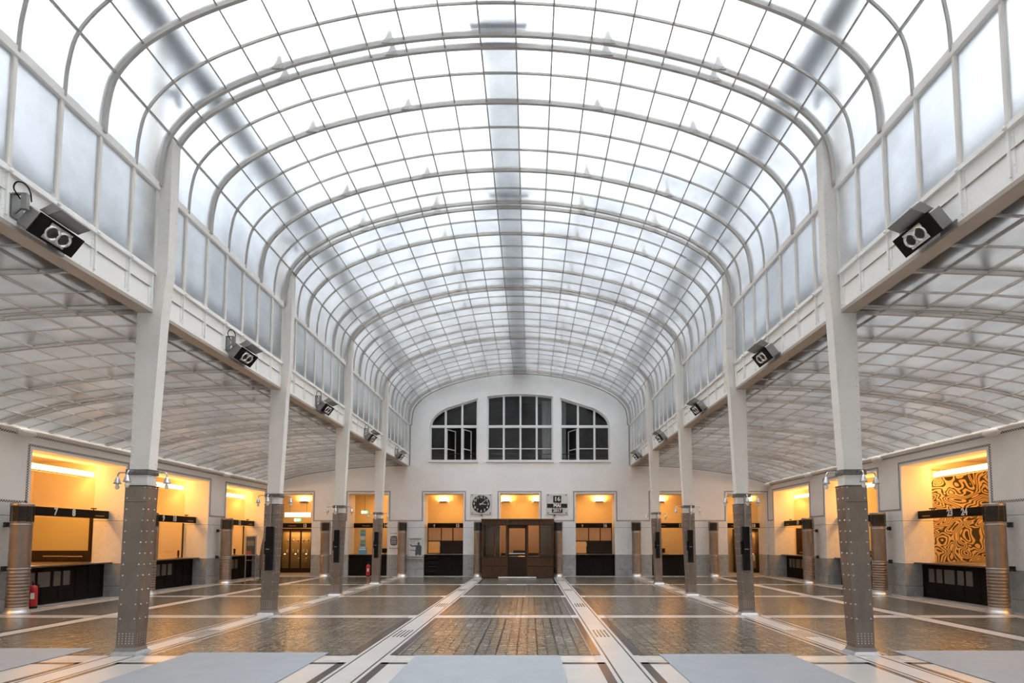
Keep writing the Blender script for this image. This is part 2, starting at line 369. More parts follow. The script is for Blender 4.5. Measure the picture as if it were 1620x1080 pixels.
# ------------------------------------------------------------------ dimensions (metres)
YF = 7.6            # front face of the first column row
BAY = 4.0
YW = 23.95          # back wall face
YR = -4.4           # rear end of the built hall
XW = 11.09          # side wall face
TH = 0.86           # wall thickness at the openings
RIB0 = 7.68
SUB = BAY/7
ZT = 6.78           # transom
OZ = 3.70           # opening head
NODES = [(4.97,6.78),(4.84,7.58),(4.5,7.98),(4.03,8.29),(3.57,8.50),(3.05,8.69),(2.5,8.84),(1.95,8.965),(1.4,9.06),(.82,9.125),(.27,9.155)]
def catmull(P, n=6):
    P = [Vector(p) for p in P]; out = []
    Q = [P[0]*2-P[1]]+P+[P[-1]*2-P[-2]]
    for i in range(1, len(Q)-2):
        p0, p1, p2, p3 = Q[i-1:i+3]
        for k in range(n):
            u = k/n
            out.append(.5*((2*p1)+(p2-p0)*u+(2*p0-5*p1+4*p2-p3)*u*u+(3*p1-p0-3*p2+p3)*u**3))
    out.append(P[-1]); return out
half = [(-4.97, ZT), (-4.945, 7.18)]+[(-x, z) for x, z in NODES[1:]]
full = half+[(-x, z) for x, z in half[::-1]]
VP = catmull(full, 5)
AN = [(5.05,4.985),(6.73,4.925),(8.09,4.80),(9.45,4.61),(10.18,4.45),(11.12,4.17)]
AP = catmull(AN, 6)
def offset(P, d):
    out = []
    for i, p in enumerate(P):
        t = (P[min(i+1, len(P)-1)]-P[max(i-1, 0)]).normalized(); out.append(p+Vector((-t.y, t.x))*d)
    return out
def sheet(mb, P, y0, y1, d0, d1, m=0):
    """curved slab along y between offsets d0 and d1 of profile P (x,z)"""
    A = offset(P, d0); B = offset(P, d1); n = len(P)
    vs = [(p.x, y0, p.y) for p in A]+[(p.x, y0, p.y) for p in B]+[(p.x, y1, p.y) for p in A]+[(p.x, y1, p.y) for p in B]
    fs = []; sm = []
    for i in range(n-1):
        mb_f = [(i, 2*n+i, 2*n+i+1, i+1), (n+i, n+i+1, 3*n+i+1, 3*n+i)]
        fs += mb_f
    ends = []
    for i in range(n-1): ends += [(i, n+i, n+i+1, i+1), (2*n+i, 2*n+i+1, 3*n+i+1, 3*n+i)]
    ends += [(0, 2*n, 3*n, n), (n-1, 2*n-1, 4*n-1, 3*n-1)]
    mb.add(vs, fs, m, True); mb.add(vs, ends, m, False)
    return mb
def along(mb, p, tdir, y0, y1, w, d0, d1):
    """bar along y at profile point p; w wide along the profile, from normal offset d0 to d1"""
    t = Vector(tdir).normalized(); nn = Vector((-t.y, t.x))
    q = [p+t*(-w/2)+nn*d0, p+t*(w/2)+nn*d0, p+t*(w/2)+nn*d1, p+t*(-w/2)+nn*d1]
    return mb.prism([(a.x, a.y) for a in q], 'y', y0, y1)

# ================================================================== SETTING
# ---- floor
MB().box(-14.2, YR-.4, -.3, 14.2, YW+3.4, 0).build('floor', stonem)
struct(bpy.data.objects['floor'])
Ys = 7.36
XS = [1.69, 5.13, 8.45]
def hw(x): return .33
pan = MB(); ink = MB(); thin = MB(); crs = MB()
zz = .0015
cuts = [(-1.69+.34, 1.69-.34)]
for sgn in (1, -1):
    for a, b in ((1.69+.34, 5.13-.34), (5.13+.34, 8.45-.28), (8.45+.28, 10.45)):
        cuts.append((sgn*a, sgn*b) if sgn > 0 else (-b, -a))
for k in range(4):
    y0, y1 = Ys+4*k+.25, min(Ys+4*(k+1)-.25, 23.75)
    for a, b in cuts:
        pan.box(a, y0, 0, b, y1, zz)
        w = .05
        for q in ((a-.03, y0-w, b+.03, y0-.01), (a-.03, y1+.01, b+.03, y1+w)): ink.box(q[0], q[1], 0, q[2], q[3], zz*2)
pan.build('floor_glass_blocks', blockm); struct(bpy.data.objects['floor_glass_blocks'])
for s in (1, -1):
    for xc in XS:
        th_, wi0, wi1 = (.155, .225, .335) if xc != 8.45 else (.17, .21, .27)
        for q in (-1, 1):
            a, b = xc+q*th_, xc+q*(th_+.022)
            ink.box(s*a, YR, 0, s*b, 23.7, zz*2)
            a, b = xc+q*wi0, xc+q*wi1
            if xc == 5.13: b = xc+q*.30
            for k in range(-3, 4):
                ink.box(s*a, Ys+4*k+.22, 0, s*b, min(Ys+4*k+3.78, 23.7), zz*2)
    # border along the counters
    ink.box(s*10.47, YR, 0, s*10.51, 23.7, zz*2)
for k in range(-3, 1):              # stone bays in the foreground have a black frame only
    y1 = Ys+4*k-.22; y0 = y1-3.56
    for a, b in cuts:
        ink.box(a-.1, y1-.09, 0, b+.1, y1, zz*2); ink.box(a-.1, y0, 0, b+.1, y0+.09, zz*2)
for k in range(-2, 5):
    y = Ys+4*k
    if y > 23.8: continue
    for s in (1, -1):
        crs.box(s*1.345, y-.16, 0, s*.35, y+.16, zz)
        crs.box(s*2.04, y-.16, 0, s*4.8, y+.16, zz); crs.box(s*5.46, y-.16, 0, s*8.17, y+.16, zz); crs.box(s*8.75, y-.16, 0, s*10.4, y+.16, zz)
ym = [9.33, 13.33, 17.33, 21.33]
for s in (1, -1):
    for xc in (1.69, 5.13):
        for y in ym:
            for q in range(4):
                x = s*xc+(q-1.5)*.062; ink.box(x-.013, y-.34, 0, x+.013, y+.34, zz*2)
crs.build('floor_cross_band', crossm); struct(bpy.data.objects['floor_cross_band'])
ink.build('floor_inlay', inlaym); struct(bpy.data.objects['floor_inlay'])

# ---- side walls with openings
OPEN_Y = [(4.4, 7.3), (8.4, 11.3), (12.4, 15.3), (16.4, 19.3), (20.43, 23.38)]
for s, nm in ((-1, 'left'), (1, 'right')):
    b = MB(); ya = YR
    for y0, y1 in OPEN_Y+[(None, None)]:
        ye = y0 if y0 is not None else YW
        b.box(s*XW, ya, 0, s*(XW+TH), ye, OZ); ya = y1
    b.box(s*XW, YR, OZ, s*(XW+TH), YW, 4.22)
    for (y0, y1) in OPEN_Y[2:]:      # aluminium bolts holding the marble slabs
        for yy in (y0-.18, y1+.18):
            for z in (.18, .45, .80, 1.08, 1.98, 2.28):
                b.rivet((s*XW, yy, z), (-s, 0, 0), .014, 1)
        for xx in (XW+.14, XW+.5):
            for z in (.45, .80, 1.08, 1.98, 2.28):
                b.rivet((s*xx, y1, z), (0, -1, 0), .012, 1)
    o = struct(b.build('wall_'+nm, [wallm, leadm]))
    t = MB(); e = s*(XW-.004); f = s*(XW-.0005); w = .055
    ya = YR
    for y0, y1 in OPEN_Y:
        t.box(e, ya, 2.43, f, y0-.06, 2.43+w); ya = y1+.06
        t.box(e, y0-.06-w, 2.43, f, y0-.06, OZ+.06+w); t.box(e, y1+.06, 2.43, f, y1+.06+w, OZ+.06+w)
        t.box(e, y0-.06, OZ+.06, f, y1+.06, OZ+.06+w)
    t.box(e, ya, 2.43, f, YW-.01, 2.43+w)
    t.box(e, YR, 3.98, f, YW-.01, 3.98+w)
    struct(t.build('trim_'+nm, checkm))
    # light stone kerb under the counters
    struct(MB().cbox(s*10.83, 0, 0, s*(XW-.001), YW-.02, .018, .004).build('trim_kerb_'+nm, crossm))

# ---- back wall: lower part with seven openings, upper part with three windows
OX = [3.375*i for i in range(-3, 4)]; OH = .87
b = MB(); xa = -(XW+TH)
for xc in OX:
    b.box(xa, YW, 0, xc-OH, YW+TH, 3.66); xa = xc+OH
b.box(xa, YW, 0, XW+TH, YW+TH, 3.66); b.box(-(XW+TH), YW, 3.66, XW+TH, YW+TH, 4.3)
for xc in OX:
    for q in (-1, 1):
        xs = [xc+q*(OH+.12), xc+q*(OH+.36)]
        for x in xs:
            for z in (.18, .45, .80, 1.08, 1.98, 2.28): b.rivet((x, YW, z), (0, -1, 0), .013, 1)
WB = 5.12
def arch_pts(pts, n=6): return [tuple(p) for p in catmull(pts, n)]
wl = [(-4.05, WB), (-1.88, WB), (-1.88, 7.99)]+arch_pts([(-1.88, 7.99), (-2.49, 7.79), (-3.0, 7.63), (-3.44, 7.46), (-3.80, 7.20), (-3.98, 6.95), (-4.05, 6.65)])[1:]
wm = [(-1.47, WB), (1.51, WB), (1.51, 8.06)]+arch_pts([(1.51, 8.06), (.77, 8.145), (.02, 8.17), (-.73, 8.145), (-1.47, 8.06)])[1:]
wr = [(1.83, WB), (4.07, WB), (4.07, 6.65)]+arch_pts([(4.07, 6.65), (4.0, 6.95), (3.82, 7.20), (3.46, 7.46), (3.0, 7.63), (2.49, 7.79), (1.83, 8.0)])[1:]
cu = bpy.data.curves.new('w', 'CURVE'); cu.dimensions = '2D'; cu.fill_mode = 'BOTH'; cu.extrude = .16
def spl(pts):
    sp = cu.splines.new('POLY'); sp.points.add(len(pts)-1)
    for q, p in zip(sp.points, pts): q.co = (p[0], p[1], 0, 1)
    sp.use_cyclic_u = True
spl([(-(XW+TH), 4.3), (XW+TH, 4.3), (XW+TH, 13.5), (-(XW+TH), 13.5)])
for p in (wl, wm, wr): spl(p)
tmp = bpy.data.objects.new('w', cu); me = bpy.data.meshes.new_from_object(tmp); bpy.data.objects.remove(tmp)
o0 = len(b.v)
for v in me.vertices: b.v.append((v.co.x, YW+.16-v.co.z*1.0, v.co.y))
for p in me.polygons: b.f.append([o0+i for i in p.vertices]); b.m.append(0); b.s.append(False)
bpy.data.meshes.remove(me)
struct(b.build('wall_back', [wallm, leadm]))
# tooth inlay on the back wall
t = MB(); w = .055; y0, y1 = YW-.004, YW-.0005; xa = -XW+.01
for xc in OX:
    t.box(xa, y0, 2.42, xc-OH-.06, y1, 2.42+w); xa = xc+OH+.06
    t.box(xc-OH-.06-w, y0, 2.42, xc-OH-.06, y1, 3.72+w); t.box(xc+OH+.06, y0, 2.42, xc+OH+.06+w, y1, 3.72+w); t.box(xc-OH-.06, y0, 3.72, xc+OH+.06, y1, 3.72+w)
t.box(xa, y0, 2.42, XW-.01, y1, 2.42+w)
for s in (1, -1): t.box(s*4.90, y0, 4.9, s*4.955, y1, ZT)
sheet(t, [Vector((p.x*.985, p.y-.03)) for p in VP], y0, y1, -.055, 0)
for s in (1, -1):
    P = [Vector((s*p.x, p.y-.03)) for p in AP]
    if s < 0: P = P[::-1]
    sheet(t, P, y0, y1, -.055, 0)
struct(t.build('trim_back', checkm))
struct(MB().box(-XW-TH, YR-.35, 0, XW+TH, YR-.001, 10.5).build('wall_rear', wallm))

# ---- the rooms behind the counters
for s, nm in ((-1, 'left'), (1, 'right')):
    b = MB(); b.box(s*13.9, 3.4, 0, s*14.1, 24.7, 4.0); 
    for yp in (3.6, 7.55, 11.5, 15.5, 19.5, 23.5): b.box(s*(XW+TH), yp, 0, s*13.9, yp+.16, 3.84)
    struct(b.build('wall_%s_offices' % nm, plaster_in))
    struct(MB().box(s*(XW+TH), 3.4, 3.84, s*14.1, 24.7, 4.0).build('ceiling_%s_offices' % nm, ceil_in))
struct(MB().box(-13.6, YW+3.1, 0, 13.6, YW+3.3, 4.2).box(-13.6, YW+TH, 0, -13.4, YW+3.1, 4.2).box(13.4, YW+TH, 0, 13.6, YW+3.1, 4.2)
       .box(-8.8, YW+TH, 0, -8.66, YW+3.1, 4.05).box(8.66, YW+TH, 0, 8.8, YW+3.1, 4.05).box(-5.2, YW+TH, 0, -5.06, YW+3.1, 4.05).box(5.06, YW+TH, 0, 5.2, YW+3.1, 4.05)
       .build('wall_back_offices', plaster_in))
b = MB().box(-13.6, YW+TH, 4.05, 13.6, YW+3.3, 4.2)
for x in (-7.0, -3.25, -.03, 3.2, 6.9, -10.3): b.box(x-.09, YW+TH, 3.9, x+.09, YW+3.1, 4.05)
struct(b.build('ceiling_back_offices', ceil_in))
# dark room behind the upper windows
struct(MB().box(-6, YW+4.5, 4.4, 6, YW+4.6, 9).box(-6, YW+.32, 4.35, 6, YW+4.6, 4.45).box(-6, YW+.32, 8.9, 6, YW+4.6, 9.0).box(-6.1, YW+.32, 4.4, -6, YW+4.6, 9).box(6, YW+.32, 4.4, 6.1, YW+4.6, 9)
       .build('wall_upper_room', darkroom))

# ---- upper windows
def window(name, outline, muls, xa, xb, opened):
    w_ = empty(name, (0, 0, 0)); struct(w_)
    yw = YW+.11; P = [Vector(p) for p in outline]; n = len(P)
    ctr = sum(P, Vector((0, 0)))/n
    # frame following the opening
    fr = MB(); A = []; 
    area = sum(P[i].x*P[(i+1) % n].y-P[(i+1) % n].x*P[i].y for i in range(n))
    for i in range(n):
        t0 = (P[i]-P[i-1]).normalized(); t1 = (P[(i+1) % n]-P[i]).normalized(); q = 1 if area > 0 else -1
        n0 = Vector((-t0.y, t0.x))*q; n1 = Vector((-t1.y, t1.x))*q
        bis = (n0+n1).normalized(); A.append(P[i]+bis*.07/max(.5, bis.dot(n0)))
    vs = []
    for yy in (yw-.03, yw+.05):
        vs += [(p.x, yy, p.y) for p in P]+[(p.x, yy, p.y) for p in A]
    fs = []
    for i in range(n):
        j = (i+1) % n
        fs += [(i, j, n+j, n+i), (2*n+i, 3*n+i, 3*n+j, 2*n+j), (n+i, n+j, 3*n+j, 3*n+i)]
    fr.add(vs, fs); fr.build('window_frame', winframe, w_)
    def top(x):
        best = 0
        for i in range(n):
            a, c_ = P[i], P[(i+1) % n]
            if (a.x-x)*(c_.x-x) <= 0 and abs(a.x-c_.x) > 1e-6:
                best = max(best, a.y+(c_.y-a.y)*(x-a.x)/(c_.x-a.x))
        return best
    for x in muls: MB().cbox(x-.045, yw-.035, WB, x+.045, yw+.05, top(x)-.03, .008).build('mullion', winframe, w_)
    MB().cbox(xa+.02, yw-.04, 6.64, xb-.02, yw+.05, 6.76, .01).build('transom', winframe, w_)
    MB().cbox(xa-.03, YW-.05, WB-.06, xb+.03, yw, WB, .01).build('window_sill', winframe, w_)
    edges = [xa+.05]+[q for m_ in muls for q in (m_-.045, m_+.045)]+[xb-.05]
    for i in range(0, len(edges), 2):
        a, c_ = edges[i], edges[i+1]; ci = i//2
        if ci in opened:
            g = empty('casement', (a if opened[ci] > 0 else c_, yw, WB)); g.parent = w_; g.rotation_euler = (0, 0, opened[ci]*1.05)
            L = (c_-a); sg = 1 if opened[ci] > 0 else -1
            f_ = MB()
            f_.box(0, -.02, .04, sg*.04, .02, 1.48); f_.box(sg*(L-.04), -.02, .04, sg*L, .02, 1.48); f_.box(0, -.02, .04, sg*L, .02, .08); f_.box(0, -.02, 1.44, sg*L, .02, 1.48); f_.box(0, -.015, .56, sg*L, .015, .60)
            f_.box(sg*.04, -.004, .08, sg*(L-.04), .004, 1.44, 1)
            f_.build('sash', [winframe, pane], g)
        else:
            MB().box(a, yw-.01, 5.68, c_, yw+.02, 5.72).build('glazing_bar', winframe, w_)
    pg = MB()
    pg.prism([(p.x, p.y) for p in [Vector((q.x, q.y)) for q in A if q.y > 6.7]+[]] if False else [(xa+.05, 6.76), (xb-.05, 6.76), (xb-.05, min(top(xb-.06), 9)-.08), ((xa+xb)/2, top((xa+xb)/2)-.08), (xa+.05, max(6.8, top(xa+.06)-.08))], 'y', yw+.01, yw+.018)
    for i in range(0, len(edges), 2):
        if i//2 not in opened: pg.box(edges[i], yw+.01, WB+.03, edges[i+1], yw+.018, 6.66)
    pg.build('pane', pane, w_)
    return w_
f2 = lambda a: (640+a/4.378-839.15)/850.7*24.4+.487
window('window_1', wl, [f2(287), f2(401)], -4.05, -1.88, {1: 1, 2: 1})
window('window_2', wm, [f2(688), f2(803), f2(915)], -1.47, 1.51, {})
window('window_3', wr, [f2(1200), f2(1313)], 1.83, 4.07, {0: -1})
for i, (x0, x1, zt) in enumerate(((1.02, 1.52, 8.0), (1.78, 2.12, 7.9))):
    c_ = MB(); n = 14; vs = []
    for k in range(n+1):
        x = x0+(x1-x0)*k/n; y = YW+.5+(.02 if k % 2 else -.02); vs += [(x, y, WB), (x, y, zt), (x, y+.01, WB), (x, y+.01, zt)]
    fs = [(4*k, 4*k+4, 4*k+5, 4*k+1) for k in range(n)]+[(4*k+2, 4*k+3, 4*k+7, 4*k+6) for k in range(n)]
    c_.add(vs, fs)
    tag(c_.build('curtain', curtainm), ['pale curtain inside the middle upper window, at its right edge', 'pale curtain inside the right upper window, beside its open casement'][i], 'curtain', 'curtains in the upper windows')
b = MB()
for z in (5.3, 5.5): b.tube([(-4.3, YW+.42, z), (4.3, YW+.42, z)], .018, 6)
for x in (-4.2, -1.7, 1.65, 4.2): b.tube([(x, YW+.42, 4.46), (x, YW+.42, 5.5)], .015, 6)
tag(b.build('guard_rail', darkmetal), 'dark horizontal guard rail behind the upper windows', 'railing')

# ---- vaulted glass ceiling over the nave
V = struct(empty('ceiling_vault'))
g = MB(); sheet(g, VP, YR, YW, .004, .016); g.build('roof_glass', vaultglass, V, recalc=False)
ends = [YR, YW-.02]
# glazing bars along the hall
def tangent(x):
    best = min(range(len(VP)), key=lambda i: abs(VP[i].x-x)); return VP[min(best+1, len(VP)-1)]-VP[max(best-1, 0)]
for s in (1, -1):
    for (x, z) in NODES[1:]:
        mb = MB(); along(mb, Vector((s*x, z)), tangent(s*x), YR, YW-.02, .022, -.03, .03); mb.build('long_glazing_bar', barpaint, V)
heavy = []; thinr = []
for k in range(-3, 5):
    yb = RIB0+BAY*k
    for i in range(7):
        y = yb+i*SUB
        if y > YW-.2 or y < YR+.2: continue
        if i == 0: heavy += [y-.1, y+.1]
        elif i in (2, 5): heavy.append(y)
        else: thinr.append(y)
for y in thinr: sheet(MB(), VP, y-.011, y+.011, -.03, .004).build('cross_glazing_bar', barpaint, V)
def top_at(x):
    for i in range(len(VP)-1):
        if VP[i].x <= x <= VP[i+1].x:
            u = (x-VP[i].x)/(VP[i+1].x-VP[i].x); return VP[i].y+(VP[i+1].y-VP[i].y)*u
for y in heavy:
    mb = MB(); sheet(mb, VP, y-.022, y+.022, -.05, .004); sheet(mb, VP, y-.012, y+.012, .016, .05)
    mb.build('arch_rib', barpaint, V)
for y in heavy:
    if y < 3: continue
    mb = MB()
    for x in (-3.25, -1.62, 1.64, 3.28):
        z = top_at(x); mb.prism([(x-.11, z-.045), (x+.11, z-.045), (x+.05, z+.06), (x+.025, z+.17), (x-.025, z+.17), (x-.05, z+.06)], 'y', y-.034, y-.026)
        for q in (-.06, 0, .06): mb.rivet((x+q, y-.034, z-.02), (0, -1, 0), .009)
        mb.tube([(x, y, z+.1), (x, y, z+.95)], .016, 6)
    mb.build('hanger_bracket', barpaint, V)
# ---- clerestory windows: one per bay and side
wi = 4
bays = [(-3, YR, -.32)] + [(k, YF+BAY*k+.17, (YF+BAY*(k+1)) if k < 3 else YW-.01) for k in range(-2, 4)]
for s in (-1, 1):
    for k, y0, y1 in bays:
        w_ = struct(empty('window_%d' % wi, (0, 0, 0))); wi += 1
        X = s*5.0
        MB().box(X-s*.004, y0, 5.46, X+s*.008, y1, ZT).build('pane', sideglass, w_)
        MB().cbox(X-s*.05, y0, ZT-.06, X+s*.05, y1, ZT+.06, .008).build('transom', litcream, w_)
        for i in range(1, 8):
            y = RIB0+BAY*k+i*SUB
            if y > y1-.08 or y < y0+.05: continue
            MB().cbox(X-s*.035, y-.022, 5.5, X+s*.03, y+.022, ZT-.05, .006).build('mullion', cream, w_)
        for y in (y0, y1-.03): MB().box(X-s*.03, y, 5.5, X+s*.03, y+.03, ZT-.05).build('mullion', cream, w_)
# ---- riveted girders
for s in (-1, 1):
    for k, y0, y1 in bays:
        g_ = MB(); X = 5.0
        def B(xa, ya, za, xb, yb, zb, m=0): g_.box(s*xa, ya, za, s*xb, yb, zb, m)
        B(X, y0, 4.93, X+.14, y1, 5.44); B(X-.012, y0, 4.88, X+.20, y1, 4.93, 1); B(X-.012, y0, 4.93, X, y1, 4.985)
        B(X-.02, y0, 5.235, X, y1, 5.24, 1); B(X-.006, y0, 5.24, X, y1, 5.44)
        B(X-.05, y0, 5.435, X+.16, y1, 5.475); B(X-.03, y0, 5.475, X+.1, y1, 5.51)
        ys_ = [RIB0+BAY*k+i*SUB for i in range(1, 7)]+[y0+.03, y1-.05]
        for y in ys_:
            if y < y0 or y > y1: continue
            B(X-.035, y-.012, 4.98, X, y+.012, 5.44); B(X-.012, y-.045, 4.985, X, y+.045, 5.44)
            g_.rivet((s*(X-.055), y, 5.46), (-s, 0, 0), .022)
            for z in (5.03, 5.08, 5.28, 5.36):
                for q in (-.03, .03): g_.rivet((s*(X-.012), y+q, z), (-s, 0, 0), .009)
        yy = y0+.1
        while yy < y1: g_.rivet((s*(X-.012), yy, 4.955), (-s, 0, 0), .009); yy += .19
        o = struct(g_.build('girder_%s' % ('left' if s < 0 else 'right'), [litcream, flange]))
# ---- aisle ceilings
def aisle_z(x):
    x = abs(x)
    for i in range(len(AP)-1):
        if AP[i].x <= x <= AP[i+1].x:
            u = (x-AP[i].x)/(AP[i+1].x-AP[i].x); return AP[i].y+(AP[i+1].y-AP[i].y)*u, (AP[i+1]-AP[i])
    return AP[-1].y, AP[-1]-AP[-2]
for s, nm in ((-1, 'left'), (1, 'right')):
    A_ = struct(empty('ceiling_aisle_'+nm))
    P = [Vector((s*p.x, p.y)) for p in AP]
    if s < 0: P = P[::-1]
    g = MB(); sheet(g, P, YR, YW, .004, .016); g.build('roof_glass', aisleglass, A_, recalc=False)
    for i in range(1, 11):
        x = 5.12+i*.545; z, t_ = aisle_z(x); t_ = Vector((s*t_.x, t_.y)) if s > 0 else Vector((t_.x, -t_.y))
        mb = MB(); along(mb, Vector((s*x, z)), t_, YR, YW-.02, .02, -.03, .02); mb.build('long_glazing_bar', barpaint, A_)
    for y in thinr: sheet(MB(), P, y-.010, y+.010, -.022, .004).build('cross_glazing_bar', barpaint, A_)
    hv = [y for y in heavy]
    for y in hv:
        mb = MB(); sheet(mb, P, y-.018, y+.018, -.04, .004); sheet(mb, P, y-.02, y+.02, .03, .09); mb.build('rib', barpaint, A_)
    mb = MB()
    for y in hv:
        for x in (6.2, 7.9, 9.5): 
            z, _ = aisle_z(x); mb.box(s*x-.03, y-.03, z+.03, s*x+.03, y+.03, z+.5)
    mb.build('hanger', roofm, A_)
    # gutter pipe along the wall with its outlet stubs
    p = empty('gutter_pipe', (s*11.0, 12.0, 4.08), 0, 'white gutter pipe along the top of the %s wall with outlet stubs' % nm, 'pipe')
    MB().tube([(0, YR-11.9, 0), (0, YW-12.02, 0)], .05, 10).build('pipe', cream, p)
    for y in (8.05, 12.1, 16.15, 20.18, 23.7):
        m_ = MB(); m_.lathe([(.0, -.2), (.06, -.19), (.09, -.13), (.10, -.02), (.09, .12), (.05, .2)], (-s*.03, y-12, -.05), 14, axis='y'); m_.build('outlet_stub', cream, p)

# ---- outside above the glass: courtyard walls, gutters, service walkway
b = MB(); b.box(-15.2, -14, -.3, -14.7, 30, 13); b.box(14.7, -14, -.3, 15.2, 30, 6.4); b.box(-15, -14.5, -.3, 15, -14, 10)
struct(b.build('exterior_courtyard_walls', courtm))
for s, nm in ((-1, 'left'), (1, 'right')):
    g = MB(); g.box(s*4.68, YR, 9.0, s*5.02, YW, 9.06); g.box(s*4.68, YR, 9.0, s*4.71, YW, 9.15); g.box(s*4.99, YR, 9.0, s*5.02, YW, 9.15)
    y = RIB0-2*BAY
    while y < YW: g.box(s*4.78, y-.03, 8.1, s*4.84, y+.03, 9.0); g.box(s*4.80, y-.05, 8.3, s*5.25, y+.05, 8.36); y += BAY
    tag(g.build('roof_gutter', roofm), 'dark gutter seen blurred through the vault glass along its %s haunch' % nm, 'gutter')
    struct(MB().box(s*5.5, YR, 5.05, s*5.62, YW, 6.0).box(s*5.2, YR, 5.10, s*5.5, YW, 5.14).build('exterior_roof_kerb', kerbm))
    # outer posts that carry on the columns
    for k in range(0, 4):
        tag(MB().box(s*5.06, YF+BAY*k, 5.6, s*5.2, YF+BAY*k+.17, 9.4).build('outer_post', cream), 'pale post blurred behind the side glass above the %s column of the %s row' % (['first', 'second', 'third', 'fourth'][k], nm), 'post', 'outer posts behind the glass')
wk = empty('service_walkway', (0, 7.7, 9.45), 0, 'dark service walkway blurred above the crown of the glass vault', 'walkway')
m_ = MB()
for q in range(9): m_.box(-.27+q*.0625, YR-7.7, 0, -.235+q*.0625, YW-7.7, .03)
m_.build('grating', roofm, wk)
for k in range(-2, 5):
    m_ = MB().box(-.44, -.05+4*k, -.06, .44, .05+4*k, 0)
    for s in (1, -1): m_.tube([(s*.42, 4*k, -.03), (s*.62, 4*k, .25)], .02, 5)
    m_.build('cross_bearer', roofm, wk)

# ================================================================== THINGS
# ---- columns (origin at the foot, +x towards the nave, symmetrical front to back)
def make_column():
    c = empty('steel_column', (0, 0, 0)); h = .085
    L = lambda x: x+5.13
    out = [(L(-5.21), 2.3), (L(-4.955), 2.3), (L(-4.857), 4.9), (L(-4.80), 5.5), (L(-4.80), 7.50), (L(-4.845), 7.545), (L(-4.90), 7.30), (L(-4.945), 7.0), (L(-4.96), ZT), (L(-5.04), ZT-.1), (L(-5.04), 5.5), (L(-5.21), 5.5)]
    m_ = MB().prism(out, 'y', -h, h)
    def inner(z): return L(-4.955+(z-2.3)/2.6*.098) if z < 4.9 else L(-4.857+min(1, (z-4.9)/.6)*.057)
    z = 2.68
    while z < 7.4:
        for q in (-1, 1):
            m_.rivet((inner(z)-.03, q*h, z), (0, q, 0), .013)
            if z < 4.8: m_.rivet((L(-5.18), q*h, z), (0, q, 0), .013)
        for y in (-.055, .055): m_.rivet((inner(z)-.001, y, z), (1, 0, 0), .009)
        z += .125
    m_.build('shaft', cream, c)
    cl = MB().prism([(L(-5.27), .06), (L(-5.01), .06), (L(-4.925), 2.37), (L(-5.245), 2.37)], 'y', -h-.025, h+.025)
    hh = h+.025; ci = lambda z: L(-5.012+(z-.06)/2.31*.085); co_ = lambda z: L(-5.268+(z-.06)/2.31*.023)
    z = .50
    while z < 2.35:
        for q in (-1, 1):
            cl.rivet((ci(z)-.035, q*hh, z), (0, q, 0), .0115, 1); cl.rivet((co_(z)+.035, q*hh, z), (0, q, 0), .0115, 1)
        for y in (-.06, .06): cl.rivet((ci(z), y, z), (1, 0, 0), .0125, 1); cl.rivet((co_(z), y, z), (-1, 0, 0), .0125, 1)
        z += .155 if z > .9 else .2
    for r_ in range(5):
        for q_ in range(5):
            z = .16+r_*.034
            for q in (-1, 1): cl.rivet((co_(z)+.035+q_*(ci(z)-co_(z)-.07)/4, q*hh, z), (0, q, 0), .008, 1)
            for y in (-.07, -.023, .023, .07): cl.rivet((ci(z), y, z), (1, 0, 0), .008, 1)
    cl.box(co_(2.13)-.002, -hh-.003, 2.13, ci(2.13)+.002, hh+.003, 2.136, 2)
    cl.box(co_(2.37)-.004, -hh-.004, 2.355, ci(2.37)+.004, hh+.004, 2.37, 2)
    cl.build('cladding', [alu, alu_l, darkmetal], c)
    f = MB(); A = [(L(-5.335), L(-4.945), hh+.055, 0), (L(-5.325), L(-4.955), hh+.045, .015), (L(-5.29), L(-4.99), hh+.018, .05), (L(-5.275), L(-5.005), hh+.006, .10)]
    vs = [];
    for x0, x1, y, z in A: vs += [(x0, -y, z), (x1, -y, z), (x1, y, z), (x0, y, z)]
    fs = [(3, 2, 1, 0)]+[(4*i+j, 4*i+(j+1) % 4, 4*i+4+(j+1) % 4, 4*i+4+j) for i in range(3) for j in range(4)]+[(12, 13, 14, 15)]
    f.add(vs, fs); f.build('base_flange', leadm, c)
    return c
colp = make_column(); first = True
ORD = ['nearest', 'second', 'third', 'farthest']
for s, nm in ((-1, 'left'), (1, 'right')):
    for k in range(4):
        lb = 'riveted cream steel column with metal-clad foot, %s of the %s row' % (ORD[k], nm)
        place(colp, first, (s*5.13, YF+.085+BAY*k, 0), 0 if s < 0 else PI, lb); first = False
        o = C.objects[-1]
for o in [o for o in C.objects if o.name.startswith('steel_column')]: tag(o, None, 'column', 'columns between nave and aisles')

